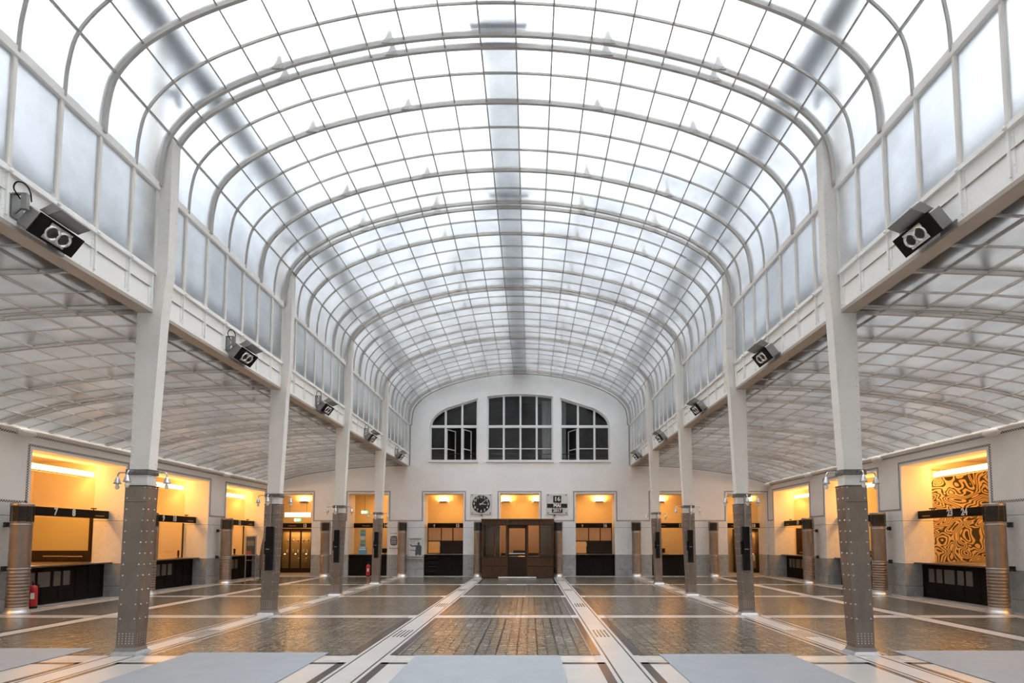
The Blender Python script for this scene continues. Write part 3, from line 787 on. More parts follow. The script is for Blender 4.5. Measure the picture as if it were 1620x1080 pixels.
# ---- lamp clusters round the columns
def make_cluster():
    c = empty('lamp_cluster', (0, 0, 0)); x0, x1 = -.125, .205
    m_ = MB().cbox(x0, -.112, -.04, x1, .112, .04, .006)
    m_.build('collar', ringm, c)
    xm = (x0+x1)/2
    for (dx, dy, bx, by) in ((-1, 0, x0, 0), (1, 0, x1, 0), (0, -1, xm-.02, -.112), (0, 1, xm-.02, .112)):
        R_ = .19 if dx else .15
        pts = [(bx+dx*t, by+dy*t, z) for t, z in ((0, 0), (R_-.06, .005), (R_-.02, .0), (R_, -.035), (R_, -.06))]
        MB().tube(pts, .010, 7).build('arm', lampm, c)
        L_ = (bx+dx*R_, by+dy*R_, -.06)
        sh = MB().lathe([(.012, 0), (.022, -.012), (.026, -.03), (.034, -.045), (.040, -.075), (.052, -.095), (.050, -.10), (.03, -.098)], L_, 12); o = sh.build('lamp_shade', lampm, c)
        MB().lathe([(.014, -.095), (.016, -.11), (.028, -.135), (.028, -.155), (.014, -.175), (.002, -.18)], L_, 10).build('bulb', bulbm, o)
    return c
cp = make_cluster(); first = True
for s, nm in ((-1, 'left'), (1, 'right')):
    for k in range(4):
        o = place(cp, first, (s*5.13, YF+.085+BAY*k, 2.56), 0 if s < 0 else PI, 'four small bell lamps on curved arms round the %s column of the %s row' % (ORD[k], nm)); first = False
        tag(o, None, 'lamp', 'bell lamp clusters on the columns')

# ---- line speakers with conduits
def make_speaker():
    c = empty('column_speaker', (0, 0, 0))
    MB().cbox(-.065, -.09, 0, .065, 0, .93, .008).build('housing', black, c)
    MB().cbox(-.10, -.06, .34, -.065, -.005, .62, .004).build('junction_box', black, c)
    MB().box(-.05, -.093, .44, .03, -.09, .46).build('badge', greymetal, c)
    MB().tube([(.0, -.02, .93), (.0, -.02, 1.45), (.0, -.012, 1.60)], .016, 8).build('conduit', greymetal, c)
    return c
sp_ = make_speaker(); first = True
for s, nm in ((-1, 'left'), (1, 'right')):
    for k in (1, 2, 3):
        o = place(sp_, first, (s*5.10, YF-.027+BAY*k, .95), 0, 'slim black column loudspeaker on the %s column of the %s row' % (ORD[k], nm)); first = False
        tag(o, None, 'speaker', 'black loudspeakers on the columns')

# ---- floodlights on the girders (local +x into the nave, long side along y)
def make_flood():
    c = empty('floodlight', (0, 0, 0)); R = Matrix.Rotation(math.radians(37), 4, 'Y') @ Matrix.Translation((.16, 0, 0))
    T = Matrix.Translation((.03, 0, -.20))
    def bld(m_, name, mat, par=c): m_.xf(T @ R); return m_.build(name, mat, par)
    bld(MB().cbox(-.11, -.27, -.12, .05, .27, .12, .012), 'housing', greymetal)
    m_ = MB().box(.045, -.275, -.125, .062, .275, .125); bld(m_, 'front_panel', black)
    m_ = MB().box(.062, -.135, -.098, .066, .135, .098); bld(m_, 'reflector_plate', chrome)
    for q in (-.068, .068):
        m_ = MB().lathe([(.085, .064), (.085, .085), (.07, .09), (.066, .075), (.03, .068), (.0, .066)], (0, q, 0), 18, axis='x'); o = bld(m_, 'lamp', chrome)
        m_ = MB().lathe([(.064, .070), (.045, .084), (.02, .090), (.001, .092)], (0, q, 0), 14, axis='x'); bld(m_, 'lens', darkmetal, o)
    m_ = MB().prism([(-.10, .125), (.02, .14), (.11, .27), (.10, .278), (.01, .155), (-.10, .14)], 'y', -.17, .20)
    m_.prism([(-.09, .13), (.02, .14), (.105, .272), (-.03, .27)], 'y', -.178, -.17); m_.prism([(-.09, .13), (.02, .14), (.105, .272), (-.03, .27)], 'y', .20, .208)
    bld(m_, 'visor', greymetal)
    b_ = MB(); b_.box(0, -.33, -.30, .012, -.20, -.05); b_.box(0, -.33, -.06, .14, -.30, -.045); b_.box(.10, -.33, -.22, .16, -.29, -.05); b_.tube([(.01, -.3, -.26), (.14, -.3, -.14)], .012, 6)
    b_.build('bracket', greymetal, c); MB().box(0, .10, -.40, .015, .32, -.33).build('mounting_plate', greymetal, c)
    MB().tube([tuple(q) for q in catmull([(.07, -.30, -.10), (.05, -.36, -.02), (.08, -.36, .05), (.12, -.31, .06), (.13, -.26, .0), (.11, -.22, -.08)], 5)], .007, 6).build('cable', black, c)
    return c
fl = make_flood(); first = True
for s, nm in ((-1, 'left'), (1, 'right')):
    for k in range(5):
        w_ = ['nearest the camera', 'between first and second column', 'between second and third column', 'between third and fourth column', 'next to the back wall'][k]
        o = place(fl, first, (s*4.985, 5.78+BAY*k, 5.30), 0 if s < 0 else PI, 'twin-lamp black floodlight on the %s girder, %s' % (nm, w_)); first = False
        tag(o, None, 'floodlight', 'floodlights on the girders')

# ---- warm air ducts
def make_duct():
    c = empty('air_duct', (0, 0, 0))
    MB().lathe([(.245, 0), (.24, .03), (.215, .055), (.20, .09), (.195, .14)], n=28).build('base', alu_l, c)
    pr = [(.19, .12)]
    z = .15
    while z < .93: pr += [(.19, z), (.198, z+.008), (.198, z+.016), (.19, z+.024)]; z += .072
    pr += [(.188, .95), (.188, 2.0)]
    MB().lathe(pr, n=28).build('pipe', alu, c)
    for z in (.965, 1.93): MB().lathe([(.189, z-.018), (.199, z-.014), (.199, z+.014), (.189, z+.018)], n=28).build('clamp', leadm, c)
    m_ = MB().lathe([(.160, 1.98), (.160, 2.33)], n=24)
    for i in range(9): zz_ = 2.015+i*.036; m_.lathe([(.165, zz_+.012), (.205, zz_-.004), (.205, zz_+.002), (.165, zz_+.018)], n=28, m=1)
    for q in range(8):
        a = 2*PI*(q+.5)/8; x, y = math.cos(a)*.20, math.sin(a)*.20; m_.box(x-.008, y-.008, 1.99, x+.008, y+.008, 2.34, 1)
    o = m_.build('louvre_cap', [louver, darkmetal], c)
    MB().lathe([(.205, 2.33), (.210, 2.345), (.205, 2.385), (.19, 2.40), (0.001, 2.402)], n=28).build('lid', alu, c)
    for z in (.965, 1.93):
        m_ = MB().cbox(-.055, .30, z-.055, .055, .36, .055+z, .006); m_.tube([(0, .19, z), (0, .31, z)], .014, 6); m_.build('wall_bracket', darkmetal, c)
    return c
dp = make_duct(); first = True
names_b = [(-8.5, 'between doorway 13 and the brochure rack counter'), (-5.12, 'beside the wall emblem on the back wall'), (-1.79, 'left of the wooden entrance portal'), (1.69, 'right of the wooden entrance portal'), (5.12, 'between counters 16 and 17 on the back wall'), (8.5, 'between counter 17 and doorway 18 on the back wall')]
for x, lb in names_b:
    o = place(dp, first, (x, YW-.37, 0), 0, 'ribbed metal air duct pillar '+lb); first = False
for s, nm in ((-1, 'left'), (1, 'right')):
    for y, a in ((11.85, 0), (15.85, 1), (19.87, 2)):
        o = place(dp, False, (s*(XW-.37), y, 0), -s*PI/2, 'ribbed metal air duct pillar by the %s wall, %s' % (nm, ['nearest of three', 'middle of three', 'farthest of three'][a]))
for o in [o for o in C.objects if o.name.startswith('air_duct')]: tag(o, None, 'air duct', 'metal air duct pillars')

# ---- number signs, counters and light troughs at the side openings
R90 = {-1: (PI/2, 0, PI/2), 1: (PI/2, 0, -PI/2)}
nums = {-1: [('7', '8'), ('9', '10'), ('11', '12')], 1: [('23', '24'), ('21', '22'), ('19', '20')]}
def side_sign(s, i, y0, y1):
    a, b_ = nums[s][i]; xc = 11.55
    c = empty('number_sign', (s*xc, (y0+y1)/2, 2.3), 0, 'dark board with white numbers %s and %s above a %s wall counter' % (a, b_, 'left' if s < 0 else 'right'), 'sign', 'number signs over the counters')
    hL = (y1-y0)/2
    MB().cbox(-.05, -hL+.02, -.11, .05, hL-.02, .11, .006).build('board', signm, c)
    yo = -.02
    for t_, dy in ((a, yo-.0-.27 if s < 0 else .25), (b_, yo+.27 if s < 0 else -.22)):
        text('numeral', t_, .245, white, c, (-s*.055, dy, 0), R90[s], .003, .009, .8)
    m_ = MB().box(-s*.052, -hL+.18, -.05, -s*.056, -hL+.5, -.03); m_.box(-s*.052, hL-.5, -.05, -s*.056, hL-.2, -.03); m_.build('small_caption', amber, c)
    m_ = MB().tube([(-s*.0, hL-.5, .11), (-s*.0, hL-.5, .15)], .012, 6); m_.cbox(-.04, hL-.56, .14, .04, hL-.44, .17, .005); m_.build('clip_lamp', black, c)
    for q in (-1, 1): MB().tube([(s*.06, q*(hL-.12), 0), (s*.06, q*hL, 0)], .014, 6).build('fixing_pin', black, c)
def side_counter(s, i, y0, y1, lab):
    c = empty('service_counter', (s*11.57, (y0+y1)/2, 0), 0, lab, 'counter', 'dark wooden service counters'); hL = (y1-y0)/2
    m_ = MB().cbox(0, -hL+.005, 0, s*.36, hL-.005, .93, .006); m_.build('body', counterm, c)
    MB().cbox(-s*.23, -hL+.005, .93, s*.42, hL-.005, .968, .008).build('worktop', countertop, c)
    mb = MB()
    for q in (-1.35, -.92, -.5, 0, .5, .92, 1.35): mb.cbox(-s*.014, q*hL/1.45-.02, .08, 0, q*hL/1.45+.02, .9, .003)
    mb.box(-s*.014, -hL+.02, .86, 0, hL-.02, .9); mb.box(-s*.014, -hL+.02, .30, 0, hL-.02, .34); mb.build('frame_rails', counterm, c)
    yy = [(-1.08, .2), (-.80, .2), (-.45, .34), (-.08, .2), (.2, .2)] if s < 0 else [(1.08, .2), (.80, .2), (.45, .34), (.08, .2), (-.2, .2)]
    for q, w__ in yy: MB().box(-s*.018, q-w__/2, .43, -s*.001, q+w__/2, .80).build('grille_panel', gridm, c)
    return c
def trough(s, y0, y1, lab):
    c = empty('light_trough', (s*12.12, (y0+y1)/2, 3.36), 0, lab, 'lamp', 'light troughs inside the counter openings'); hL = (y1-y0)/2
    MB().box(-.07, -hL, 0, .07, hL, .03).build('tray', alu_l, c)
    MB().box(-.06, -hL+.02, .03, .06, hL-.02, .17).build('tube', lampglow, c)
    ld = bpy.data.lights.new('trough_light', 'AREA'); ld.shape = 'RECTANGLE'; ld.size = .3; ld.size_y = 2*hL-.2; ld.color = WARM; ld.energy = 34*WARM_POWER
    lo = bpy.data.objects.new('trough_light', ld); C.objects.link(lo); lo.parent = c; lo.location = (s*.25, 0, -.02); lo.rotation_euler = (0, s*.35, 0)
for s, nm in ((-1, 'left'), (1, 'right')):
    for i, (y0, y1) in enumerate(OPEN_Y[2:]):
        a, b_ = nums[s][i]
        side_sign(s, i, y0, y1)
        side_counter(s, i, y0, y1, 'black-stained wooden service counter with grey grille panels under sign %s %s' % (a, b_))
        trough(s, y0-.6, y1+.08, 'glowing warm light trough high inside the opening of counters %s and %s' % (a, b_))
    # opening nearest the camera, outside the picture: unseen trough added, so the light of the row is complete
    trough(s, 8.0, 11.4, 'glowing warm light trough high inside the %s wall opening nearest the camera' % nm)

# yellow blinds / screens behind the side counters (partition faces)
def screen(x0, x1, y, z0, z1, frame_z0, lab):
    c = empty('window_screen', ((x0+x1)/2, y, 0), 0, lab, 'screen', 'yellow screens behind the counters'); hx = abs(x1-x0)/2
    MB().box(-hx, -.02, z0, hx, 0, z1).build('blind', blindm, c)
    m_ = MB().box(-hx-.07, -.06, .97, -hx, 0, z1+.03).box(hx, -.06, .97, hx+.07, 0, z1+.03).box(-hx, -.05, frame_z0, hx, 0, z0); m_.build('frame', wood_d, c)
    m_ = MB().box(-hx+.4, -.062, (frame_z0+z0)/2-.01, -hx+1.0, -.052, (frame_z0+z0)/2+.01).box(hx-.7, -.062, (frame_z0+z0)/2-.015, hx-.15, -.052, (frame_z0+z0)/2+.005); m_.build('handle', glasspot, c)  # pale strips for the two gleams, highlights made as metal pieces
screen(-13.85, -12.17, 15.49, 1.29, 2.25, .97, 'yellow blind in a dark frame behind counters 7 and 8')
screen(12.17, 13.85, 19.49, 1.2, 2.25, .97, 'yellow blind in a dark frame behind counters 21 and 22')
# glass screens on counters 9/10 and 11/12
for s, y0, y1, lab, i_ in ((-1, 16.45, 19.27, 'clear glass screen with a dark post on counters 9 and 10', 0), (-1, 20.5, 23.33, 'clear glass screen with a dark post on counters 11 and 12', 1)):
    c = empty('glass_screen', (s*11.92, y1-.03, .97), 0, lab, 'screen', 'glass counter screens')
    MB().box(-.02, -.04, 0, .02, .0, 1.22).build('post', wood_d, c)
    MB().box(-.02, -1.32, 0, .02, -1.29, 1.22).build('post', greymetal, c)
    MB().box(-.004, -2.75, .18, .004, -.05, 1.2).build('pane', pane, c)
# marbled wall panel behind 23/24
c = empty('marbled_wall_panel', (12.75, 15.49, .97), 0, 'tall panel printed with black swirling marbled lines behind counters 23 and 24', 'wall panel')
for q in range(2): MB().box(-.78+q*.955, -.03, 0, .165+q*.955, 0, 2.66).build('panel', artm, c)
# dark doorway leaf behind 19/20
c = empty('office_door', (12.5, 23.49, 0), 0, 'dark wooden office door behind counters 19 and 20', 'door')
MB().cbox(-.42, -.05, .0, .42, 0, 2.1, .01).build('leaf', wood_d, c)
MB().tube([(-.34, -.09, 1.05), (-.22, -.09, 1.05)], .012, 6).build('handle', alu_l, c)

# ---- back wall openings: signs, counters, screens, sconces
def back_sign(xc, t_, lab, tx=.5, mic=True, y=24.62, w=OH-.03):
    c = empty('number_sign', (xc, y, 2.25), 0, lab, 'sign', 'number signs over the counters')
    MB().cbox(-w, -.03, -.11, w, .04, .11, .006).build('board', signm, c)
    text('numeral', t_, .215, white, c, (tx, -.034, -.01), (PI/2, 0, 0), .003, .008, .8)
    if mic:
        m_ = MB().lathe([(.001, -.05), (.035, -.03), (.045, 0), (.035, .03), (.001, .045)], (-.52, -.08, .0), 10); m_.tube([(-.52, -.08, -.03), (-.52, -.06, -.13)], .015, 6); m_.build('globe_lamp', alu_l, c)
    else:
        MB().box(-.45, -.035, -.03, -.1, -.031, -.008).build('small_caption', amber, c)
    return c
back_sign(OX[0], '13', 'dark board with white number 13 in the leftmost back wall doorway', .30, False)
back_sign(OX[1], '14', 'dark sign board over the back wall counter with the brochure rack', .62, False)
back_sign(OX[2], '15', 'dark board with white number 15 left of the clock', .53)
back_sign(OX[4], '16', 'dark board with white number 16 right of the date panel', .52)
back_sign(OX[5], '17', 'dark board with white number 17 partly behind a right row column', .60, False)
back_sign(OX[6], '18', 'dark board with white number 18 in the rightmost back wall doorway', .56, False)
def back_counter(xc, lab, drawers=False):
    c = empty('service_counter', (xc, YW+.12, 0), 0, lab, 'counter', 'dark wooden service counters')
    m_ = MB().cbox(-OH+.01, 0, 0, OH-.01, .55, .92, .006); m_.build('body', counterm, c)
    MB().cbox(-OH+.005, -.07, .92, OH-.005, .62, .95, .006).build('worktop', countertop, c)
    m_ = MB()
    for q in range(4): m_.box(-OH+.05+q*.58, -.012, .1, -OH+.08+q*.58, 0, .88)
    m_.build('frame_rails', counterm, c)
    if drawers:
        for i in range(4):
            d = MB().cbox(-OH+.02, -.05, .06+i*.21, -.20, 0, .24+i*.21, .006).build('drawer', counterm, c)
            MB().tube([(-OH+.2, -.07, .20+i*.21), (-.36, -.07, .20+i*.21)], .010, 6).build('handle', darkmetal, d)
    return c
back_counter(OX[1], 'black wooden counter with brochure rack, behind a fire extinguisher')
back_counter(OX[2], 'black wooden counter with four drawers under sign 15', True)
back_counter(OX[4], 'plain black wooden counter under sign 16')
back_counter(OX[5], 'black wooden counter under sign 17 with a dark monitor')
def glazed_screen(xc, lab, x_split):
    c = empty('glazed_counter_screen', (xc, 24.66, .95), 0, lab, 'screen', 'wooden glazed screens on the back counters'); w = OH-.02
    m_ = MB()
    for x in (-w, -.24, .29, w-.04): m_.cbox(x, 0, .58, x+.04, .05, 1.19, .004)
    m_.cbox(-w, 0, 0, -w+.04, .05, .6, .004); m_.cbox(x_split, 0, 0, x_split+.04, .05, .6, .004); m_.cbox(-w, 0, .565, w, .05, .61, .004); m_.cbox(-w, 0, 0, w, .05, .04, .004)
    m_.build('frame', wood_d, c)
    MB().cbox(x_split+.04, .005, .04, w, .045, .57, .004).build('wood_panel', wood_d, c)
    for a, b_ in ((-w+.04, -.24), (-.20, .29), (.33, w-.04)): MB().box(a, .02, .61, b_, .03, 1.19).build('frosted_pane', frost, c)
    MB().box(-w+.04, .02, .04, x_split, .03, .565).build('clear_pane', pane, c)
    MB().cbox(x_split-.03, -.03, .35, x_split+.02, 0, .5, .004).build('intercom', alu_l, c)
glazed_screen(OX[2], 'wooden glazed screen with frosted panes on counter 15', -.28)
glazed_screen(OX[4], 'wooden glazed screen with frosted panes on counter 16', -.33)
def sconce(x, z, lab, y=YW+3.1, e=16):
    c = empty('wall_uplight', (x, y, z), 0, lab, 'lamp', 'warm uplights in the back offices')
    MB().cbox(-.2, -.16, -.04, .2, 0, .0, .006).build('tray', louver, c)
    MB().box(-.18, -.14, .0, .18, -.02, .035).build('tube', lampglow, c)
    ld = bpy.data.lights.new('uplight', 'AREA'); ld.shape = 'RECTANGLE'; ld.size = .5; ld.size_y = .25; ld.color = WARM; ld.energy = e*WARM_POWER
    lo = bpy.data.objects.new('uplight', ld); C.objects.link(lo); lo.parent = c; lo.location = (0, -.12, .05); lo.rotation_euler = (PI-.5, 0, 0)
for x, lb in ((-10.9, 'behind doorway 13'), (-6.2, 'behind the counter with the brochure rack'), (-3.88, 'behind counter 15'), (-.75, 'behind the portal, left of the beam'), (.85, 'behind the portal, right of the beam'), (3.95, 'behind counter 16'), (7.0, 'behind counter 17'), (11.4, 'behind doorway 18')):
    sconce(x, 3.53, 'small warm uplight shelf high on the wall '+lb)
# warm fill lamps added out of sight to light the back offices
for x in (-10.6, -6.9, -3.4, 0, 3.4, 6.9, 10.6):
    c = empty('ceiling_lamp', (x, YW+1.9, 3.86), 0, 'flat warm ceiling lamp in the office behind %s' % {-10.6: 'doorway 13', -6.9: 'the brochure rack counter', -3.4: 'counter 15', 0: 'the wooden portal', 3.4: 'counter 16', 6.9: 'counter 17', 10.6: 'doorway 18'}[x], 'lamp', 'ceiling lamps in the back offices')
    MB().tube([(0, 0, .03), (0, 0, .19)], .01, 6).build('rod', alu_l, c)
    MB().lathe([(.10, 0), (.18, .01), (.18, .03), (.02, .04)], n=16).build('shade', alu_l, c)
    ld = bpy.data.lights.new('office_light', 'AREA'); ld.shape = 'DISK'; ld.size = .4; ld.color = WARM; ld.energy = 27*WARM_POWER
    lo = bpy.data.objects.new('office_light', ld); C.objects.link(lo); lo.parent = c; lo.location = (0, 0, -.03)

# ---- clock
c = empty('wall_clock', (-1.71, YW, 3.19), 0, 'square white wall clock with black round dial, left of the portal', 'clock')
MB().cbox(-.48, -.035, -.47, .48, 0, .47, .012).build('plate', clockwhite, c)
MB().lathe([(.395, -.036), (.395, -.046), (.38, -.05)], n=40, axis='y').build('dial', clockblack, c)
for i in range(1, 13):
    a = PI/2-i*PI/6; text('numeral', str(i), .15, white, c, (math.cos(a)*.315, -.052, math.sin(a)*.315), (PI/2, 0, 0), .002, .004, .85)
def hand(ang, L_, w_, name):
    m_ = MB().prism([(-w_, -.08), (w_, -.08), (w_*.5, L_), (-w_*.5, L_)], 'y', -.062, -.056); m_.xf(Matrix.Rotation(ang, 4, 'Y')); m_.build(name, white, c)
hand(math.radians(96), .24, .018, 'hour_hand'); hand(math.radians(50), .33, .014, 'minute_hand')
for x in (-.4, .4):
    for z in (-.4, .4): MB().rivet((x, -.035, z), (0, -1, 0), .028).build('screw', darkmetal, c)
MB().cbox(-.03, -.05, -.52, .05, -.01, -.47, .005).tube([(.03, -.03, -.5), (.07, -.03, -.58)], .012, 6).build('conduit', darkmetal, c)
# ---- date panel
c = empty('date_panel', (1.68, YW, 3.19), 0, 'square white date panel reading 16 MAI 2017, right of the portal', 'calendar')
MB().cbox(-.48, -.035, -.47, .48, 0, .47, .012).build('plate', clockwhite, c)
for (z0, z1, hw_, t_, sz) in ((.06, .37, .175, '16', .27), (-.17, .01, .45, 'MAI', .20), (-.39, -.205, .235, '2017', .185)):
    MB().box(-hw_, -.045, z0, hw_, -.035, z1).build('number_field', clockblack, c)
    text('lettering', t_, sz, white, c, (0, -.047, (z0+z1)/2), (PI/2, 0, 0), .002, .006, 1.0)
for x in (-.4, .4):
    for z in (-.4, .4): MB().rivet((x, -.035, z), (0, -1, 0), .028).build('screw', darkmetal, c)
MB().cbox(-.16, -.05, -.52, -.08, -.01, -.47, .005).tube([(-.13, -.03, -.5), (-.17, -.03, -.58)], .012, 6).build('conduit', darkmetal, c)

# ---- wooden portal
YP = 22.6; D = YW-YP-.01
c = empty('entrance_portal', (-.05, YP, 0), 0, 'dark walnut glazed entrance portal box in the middle of the back wall', 'entrance portal')
HW = 1.505
def pbox(name, mat, *a, ch=.008, par=None): return MB().cbox(*a, ch).build(name, mat, par or c)
for x0, x1, nme in ((-HW, -.47, 'base_panel'), (.42, HW, 'base_panel')):
    m_ = MB().cbox(x0, 0, .03, x1, .05, .90, .006)
    n_ = 4
    for i in range(n_+1):
        x = x0+(x1-x0-.02)*i/n_; m_.box(x, -.006, .05, x+.012, 0, .88, 1)
    m_.cbox(x0, -.012, .49, x1, 0, .525, .003, 1); m_.cbox(x0, -.02, .86, x1, 0, .90, .003, 1); m_.build(nme, [wood, wood_d], c)
m_ = MB().box(-HW, -.005, 0, HW, .03, .04); m_.build('plinth', wood_d, c)
for x in (-HW, -1.0, -.50, .38, .90, HW-.08): pbox('post', wood, x, -.01, .03 if abs(x) < .6 else .88, x+.07, .06, 2.24)
m_ = MB().cbox(-HW-.03, -.03, 2.40, HW+.03, D, 2.48, .01).cbox(-HW, -.01, 2.22, HW, .05, 2.41, .006)
for x in (-1.0, -.5, .0, .42, .92): m_.box(x, -.018, 2.24, x+.015, -.01, 2.40, 1)
m_.cbox(-HW, -.02, 2.20, HW, 0, 2.235, .004, 1); m_.build('cornice', [wood, wood_d], c)
for a, b_ in ((-HW+.07, -1.0), (-.93, -.50), (.45, .90), (.97, HW-.08)): MB().box(a, .02, .90, b_, .028, 2.21).build('pane', portalglass, c)
# door
d = pbox('door', wood_d, -.43, .005, .05, .38, .055, .88, ch=.01)
for x in (-.43, .31): MB().cbox(x, .005, .88, x+.07, .055, 2.20, .005).build('door_stile', wood_d, d)
MB().cbox(-.43, .005, 2.08, .38, .055, 2.21, .005).build('door_rail', wood_d, d)
MB().box(-.36, .025, .88, .31, .033, 2.08).build('door_pane', portalglass, d)
MB().tube([(-.36, -.04, 1.02), (.31, -.04, 1.02)], .014, 8).build('push_bar', alu_l, d)
# sides of the box
for s in (-1, 1):
    m_ = MB().cbox(s*(HW-.05), .05, .03, s*HW, D, .90, .006).cbox(s*(HW-.05), .05, 2.20, s*HW, D, 2.42, .006).cbox(s*(HW-.05), .05, .88, s*HW, .12, 2.22, .004).cbox(s*(HW-.05), D-.08, .88, s*HW, D, 2.22, .004).cbox(s*(HW-.05), D/2-.03, .88, s*HW, D/2+.03, 2.22, .004)
    m_.build('side_wall', wood, c); MB().box(s*(HW-.03), .12, .9, s*(HW-.02), D-.08, 2.21).build('pane', portalglass, c)
MB().cbox(-.80, -.07, .0, .78, -.01, .05, .008).build('door_sill', alu_l, c)
# furniture behind the portal
c = empty('reception_desk', (0, YW+2.2, 0), 0, 'low black desk with a chrome rail seen through the portal glass', 'desk')
MB().cbox(-.95, 0, 0, .95, .5, .95, .02).build('body', black, c)
MB().tube([(-.9, -.06, .80), (.9, -.06, .80)], .02, 8).build('rail', chrome, c)
MB().cbox(-.35, .1, .95, .3, .4, 1.08, .02).build('top_unit', black, c)

# ---- exit signs and lit sign
def exit_sign(x, y, z, lab, rod=0):
    c = empty('exit_sign', (x, y, z), 0, lab, 'exit sign', 'green exit signs')
    MB().cbox(-.17, 0, -.075, .17, .05, .075, .004).build('housing', alu_l, c)
    MB().box(-.165, -.003, -.07, .165, 0, .07).build('face', green_e, c)
    MB().box(-.155, -.006, -.06, -.06, -.003, .06).box(.02, -.006, -.02, .1, -.003, .02).prism([(.05, -.055), (.13, 0), (.05, .055)], 'y', -.006, -.003).box(-.02, -.006, -.055, .012, -.003, .045).build('pictogram', white_e, c)
    if rod: MB().tube([(0, .02, .075), (0, .02, rod)], .008, 6).build('hanging_rod', darkmetal, c)
exit_sign(-10.42, 25.2, 2.53, 'green exit sign hanging below the lit sign in doorway 13')
exit_sign(-7.66, 26.4, 2.95, 'green exit sign behind the counter with the brochure rack', 1.1)
exit_sign(8.05+.0, 25.5, 3.0, 'green exit sign over counter 17 beside a right row column', 1.05)
c = empty('lit_sign', (-10.42, 25.2, 2.77), 0, 'glowing rectangular sign box above number 13 in the leftmost doorway', 'sign')
MB().cbox(-.62, 0, -.11, .62, .09, .11, .006).build('housing', alu_l, c)
MB().box(-.61, -.004, -.10, .61, 0, .10).build('face', sign_e, c)
m_ = MB()
for i in range(11): m_.box(-.46+i*.085, -.006, .02, -.41+i*.085, -.004, .055)
for i in range(14): m_.box(-.46+i*.066, -.006, -.055, -.43+i*.066, -.004, -.035)
m_.build('faint_marks', sign_mark, c)
MB().tube([(-.4, .04, .11), (-.4, .04, 1.28)], .006, 6).tube([(.4, .04, .11), (.4, .04, 1.28)], .006, 6).build('hanging_wires', darkmetal, c)

# ---- display cabinets in doorways 13 and 18
def cabinet(x, y, w, rz, lab, zs):
    c = empty('display_cabinet', (x, y, 0), rz, lab, 'cabinet', 'glass display cabinets')
    MB().box(-w/2+.02, .415, .15, w/2-.02, .42, 2.08).build('back_panel', tanm, c)
    MB().box(-w/2, .42, .12, w/2, .45, 2.1).box(-w/2, 0, 0, w/2, .45, .18).box(-w/2, 0, 2.08, w/2, .45, 2.14).box(-w/2, .02, .15, -w/2+.02, .45, 2.1).box(w/2-.02, .02, .15, w/2, .45, 2.1).build('carcass', wood_d, c)
    n_ = 3 if w > 1.2 else 2; dw = w/n_
    for i in range(n_):
        a = -w/2+i*dw; f = MB().box(a, 0, .18, a+.035, .02, 2.08).box(a+dw-.035, 0, .18, a+dw, .02, 2.08).box(a, 0, .18, a+dw, .02, .22).box(a, 0, 2.04, a+dw, .02, 2.08)
        d = f.build('door', wood_d, c); MB().box(a+.035, .008, .22, a+dw-.035, .013, 2.04).build('pane', pane, d)
    for z in zs: MB().box(-w/2+.02, .04, z, w/2-.02, .42, z+.012).build('shelf', pane if z > .5 else wood_d, c)
    for i in range(n_):
        a = -w/2+(i+.5)*dw
        MB().lathe([(.03, 0), (.03, .02)], (a, .2, 2.05), 10).build('spotlight', tinyglow, c)
        MB().lathe([(.028, 0), (.028, .02)], (a, .06, .90), 10).build('spotlight', tinyglow, c)
    ld = bpy.data.lights.new('cabinet_light', 'AREA'); ld.shape = 'RECTANGLE'; ld.size = w*.8; ld.size_y = .2; ld.color = (1, .60, .22); ld.energy = 10
    lo = bpy.data.objects.new('cabinet_light', ld); C.objects.link(lo); lo.parent = c; lo.location = (0, .2, 2.0)
    return c
cabinet(-11.0, 26.35, 1.5, .12, 'tall dark glass display cabinet with silver vessels in doorway 13', (.56, .96, 1.45))
cabinet(11.05, 26.3, 1.1, -.10, 'tall dark glass display cabinet with books in doorway 18', (.56, .96, 1.45))
def vessel():
    c = empty('silver_vessel'); MB().lathe([(.035, 0), (.04, .01), (.015, .03), (.03, .06), (.055, .10), (.05, .14), (.045, .142), (.05, .105), (.02, .06)], n=14).build('bowl', glasspot, c); return c
vp = vessel(); first = True
spots = [(-11.45, 1.462), (-11.2, 1.462), (-10.95, 1.462), (-10.7, 1.462), (-10.5, 1.462), (-11.45, .972), (-11.2, .972), (-10.95, .972), (-10.7, .972), (-10.5, .972), (-11.3, .572), (-10.9, .572), (-10.55, .572)]
for i, (x, z) in enumerate(spots):
    row = 'upper shelf' if z > 1.3 else ('middle shelf' if z > .8 else 'lower shelf')
    same = [q for q in spots if q[1] == z]; j = same.index((x, z))+1
    place(vp, first, (x, 26.55+(x+11)*.12, z), 0, 'small silver vessel, %s from the left on the %s of the doorway 13 cabinet' % (['first', 'second', 'third', 'fourth', 'fifth'][j-1], row)); first = False
for o in [o for o in C.objects if o.name.startswith('silver_vessel')]: tag(o, None, 'vessel', 'silver vessels in the display cabinet')
k_ = 0
for z, row in ((1.462, 'upper'), (.972, 'middle'), (.572, 'lower')):
    for j in range(4):
        x = 10.66+j*.25; h_ = .20+.05*((j*7+k_) % 3); c = empty('book', (x, 26.5-(x-11)*.1, z), -.1, 'upright %s book, %s from the left on the %s shelf of the doorway 18 cabinet' % (['red', 'white', 'blue', 'tan'][(j+k_) % 4], ['first', 'second', 'third', 'fourth'][j], row), 'book', 'books in the display cabinet')
        mt = bookm[(j+k_) % 4]; MB().box(-.08, 0, 0, .08, .006, h_).box(-.08, .03, 0, .08, .036, h_).box(-.086, 0, 0, -.08, .036, h_).build('cover', mt, c); MB().box(-.079, .007, .005, .075, .029, h_-.005).build('pages', paper, c)
    k_ += 1

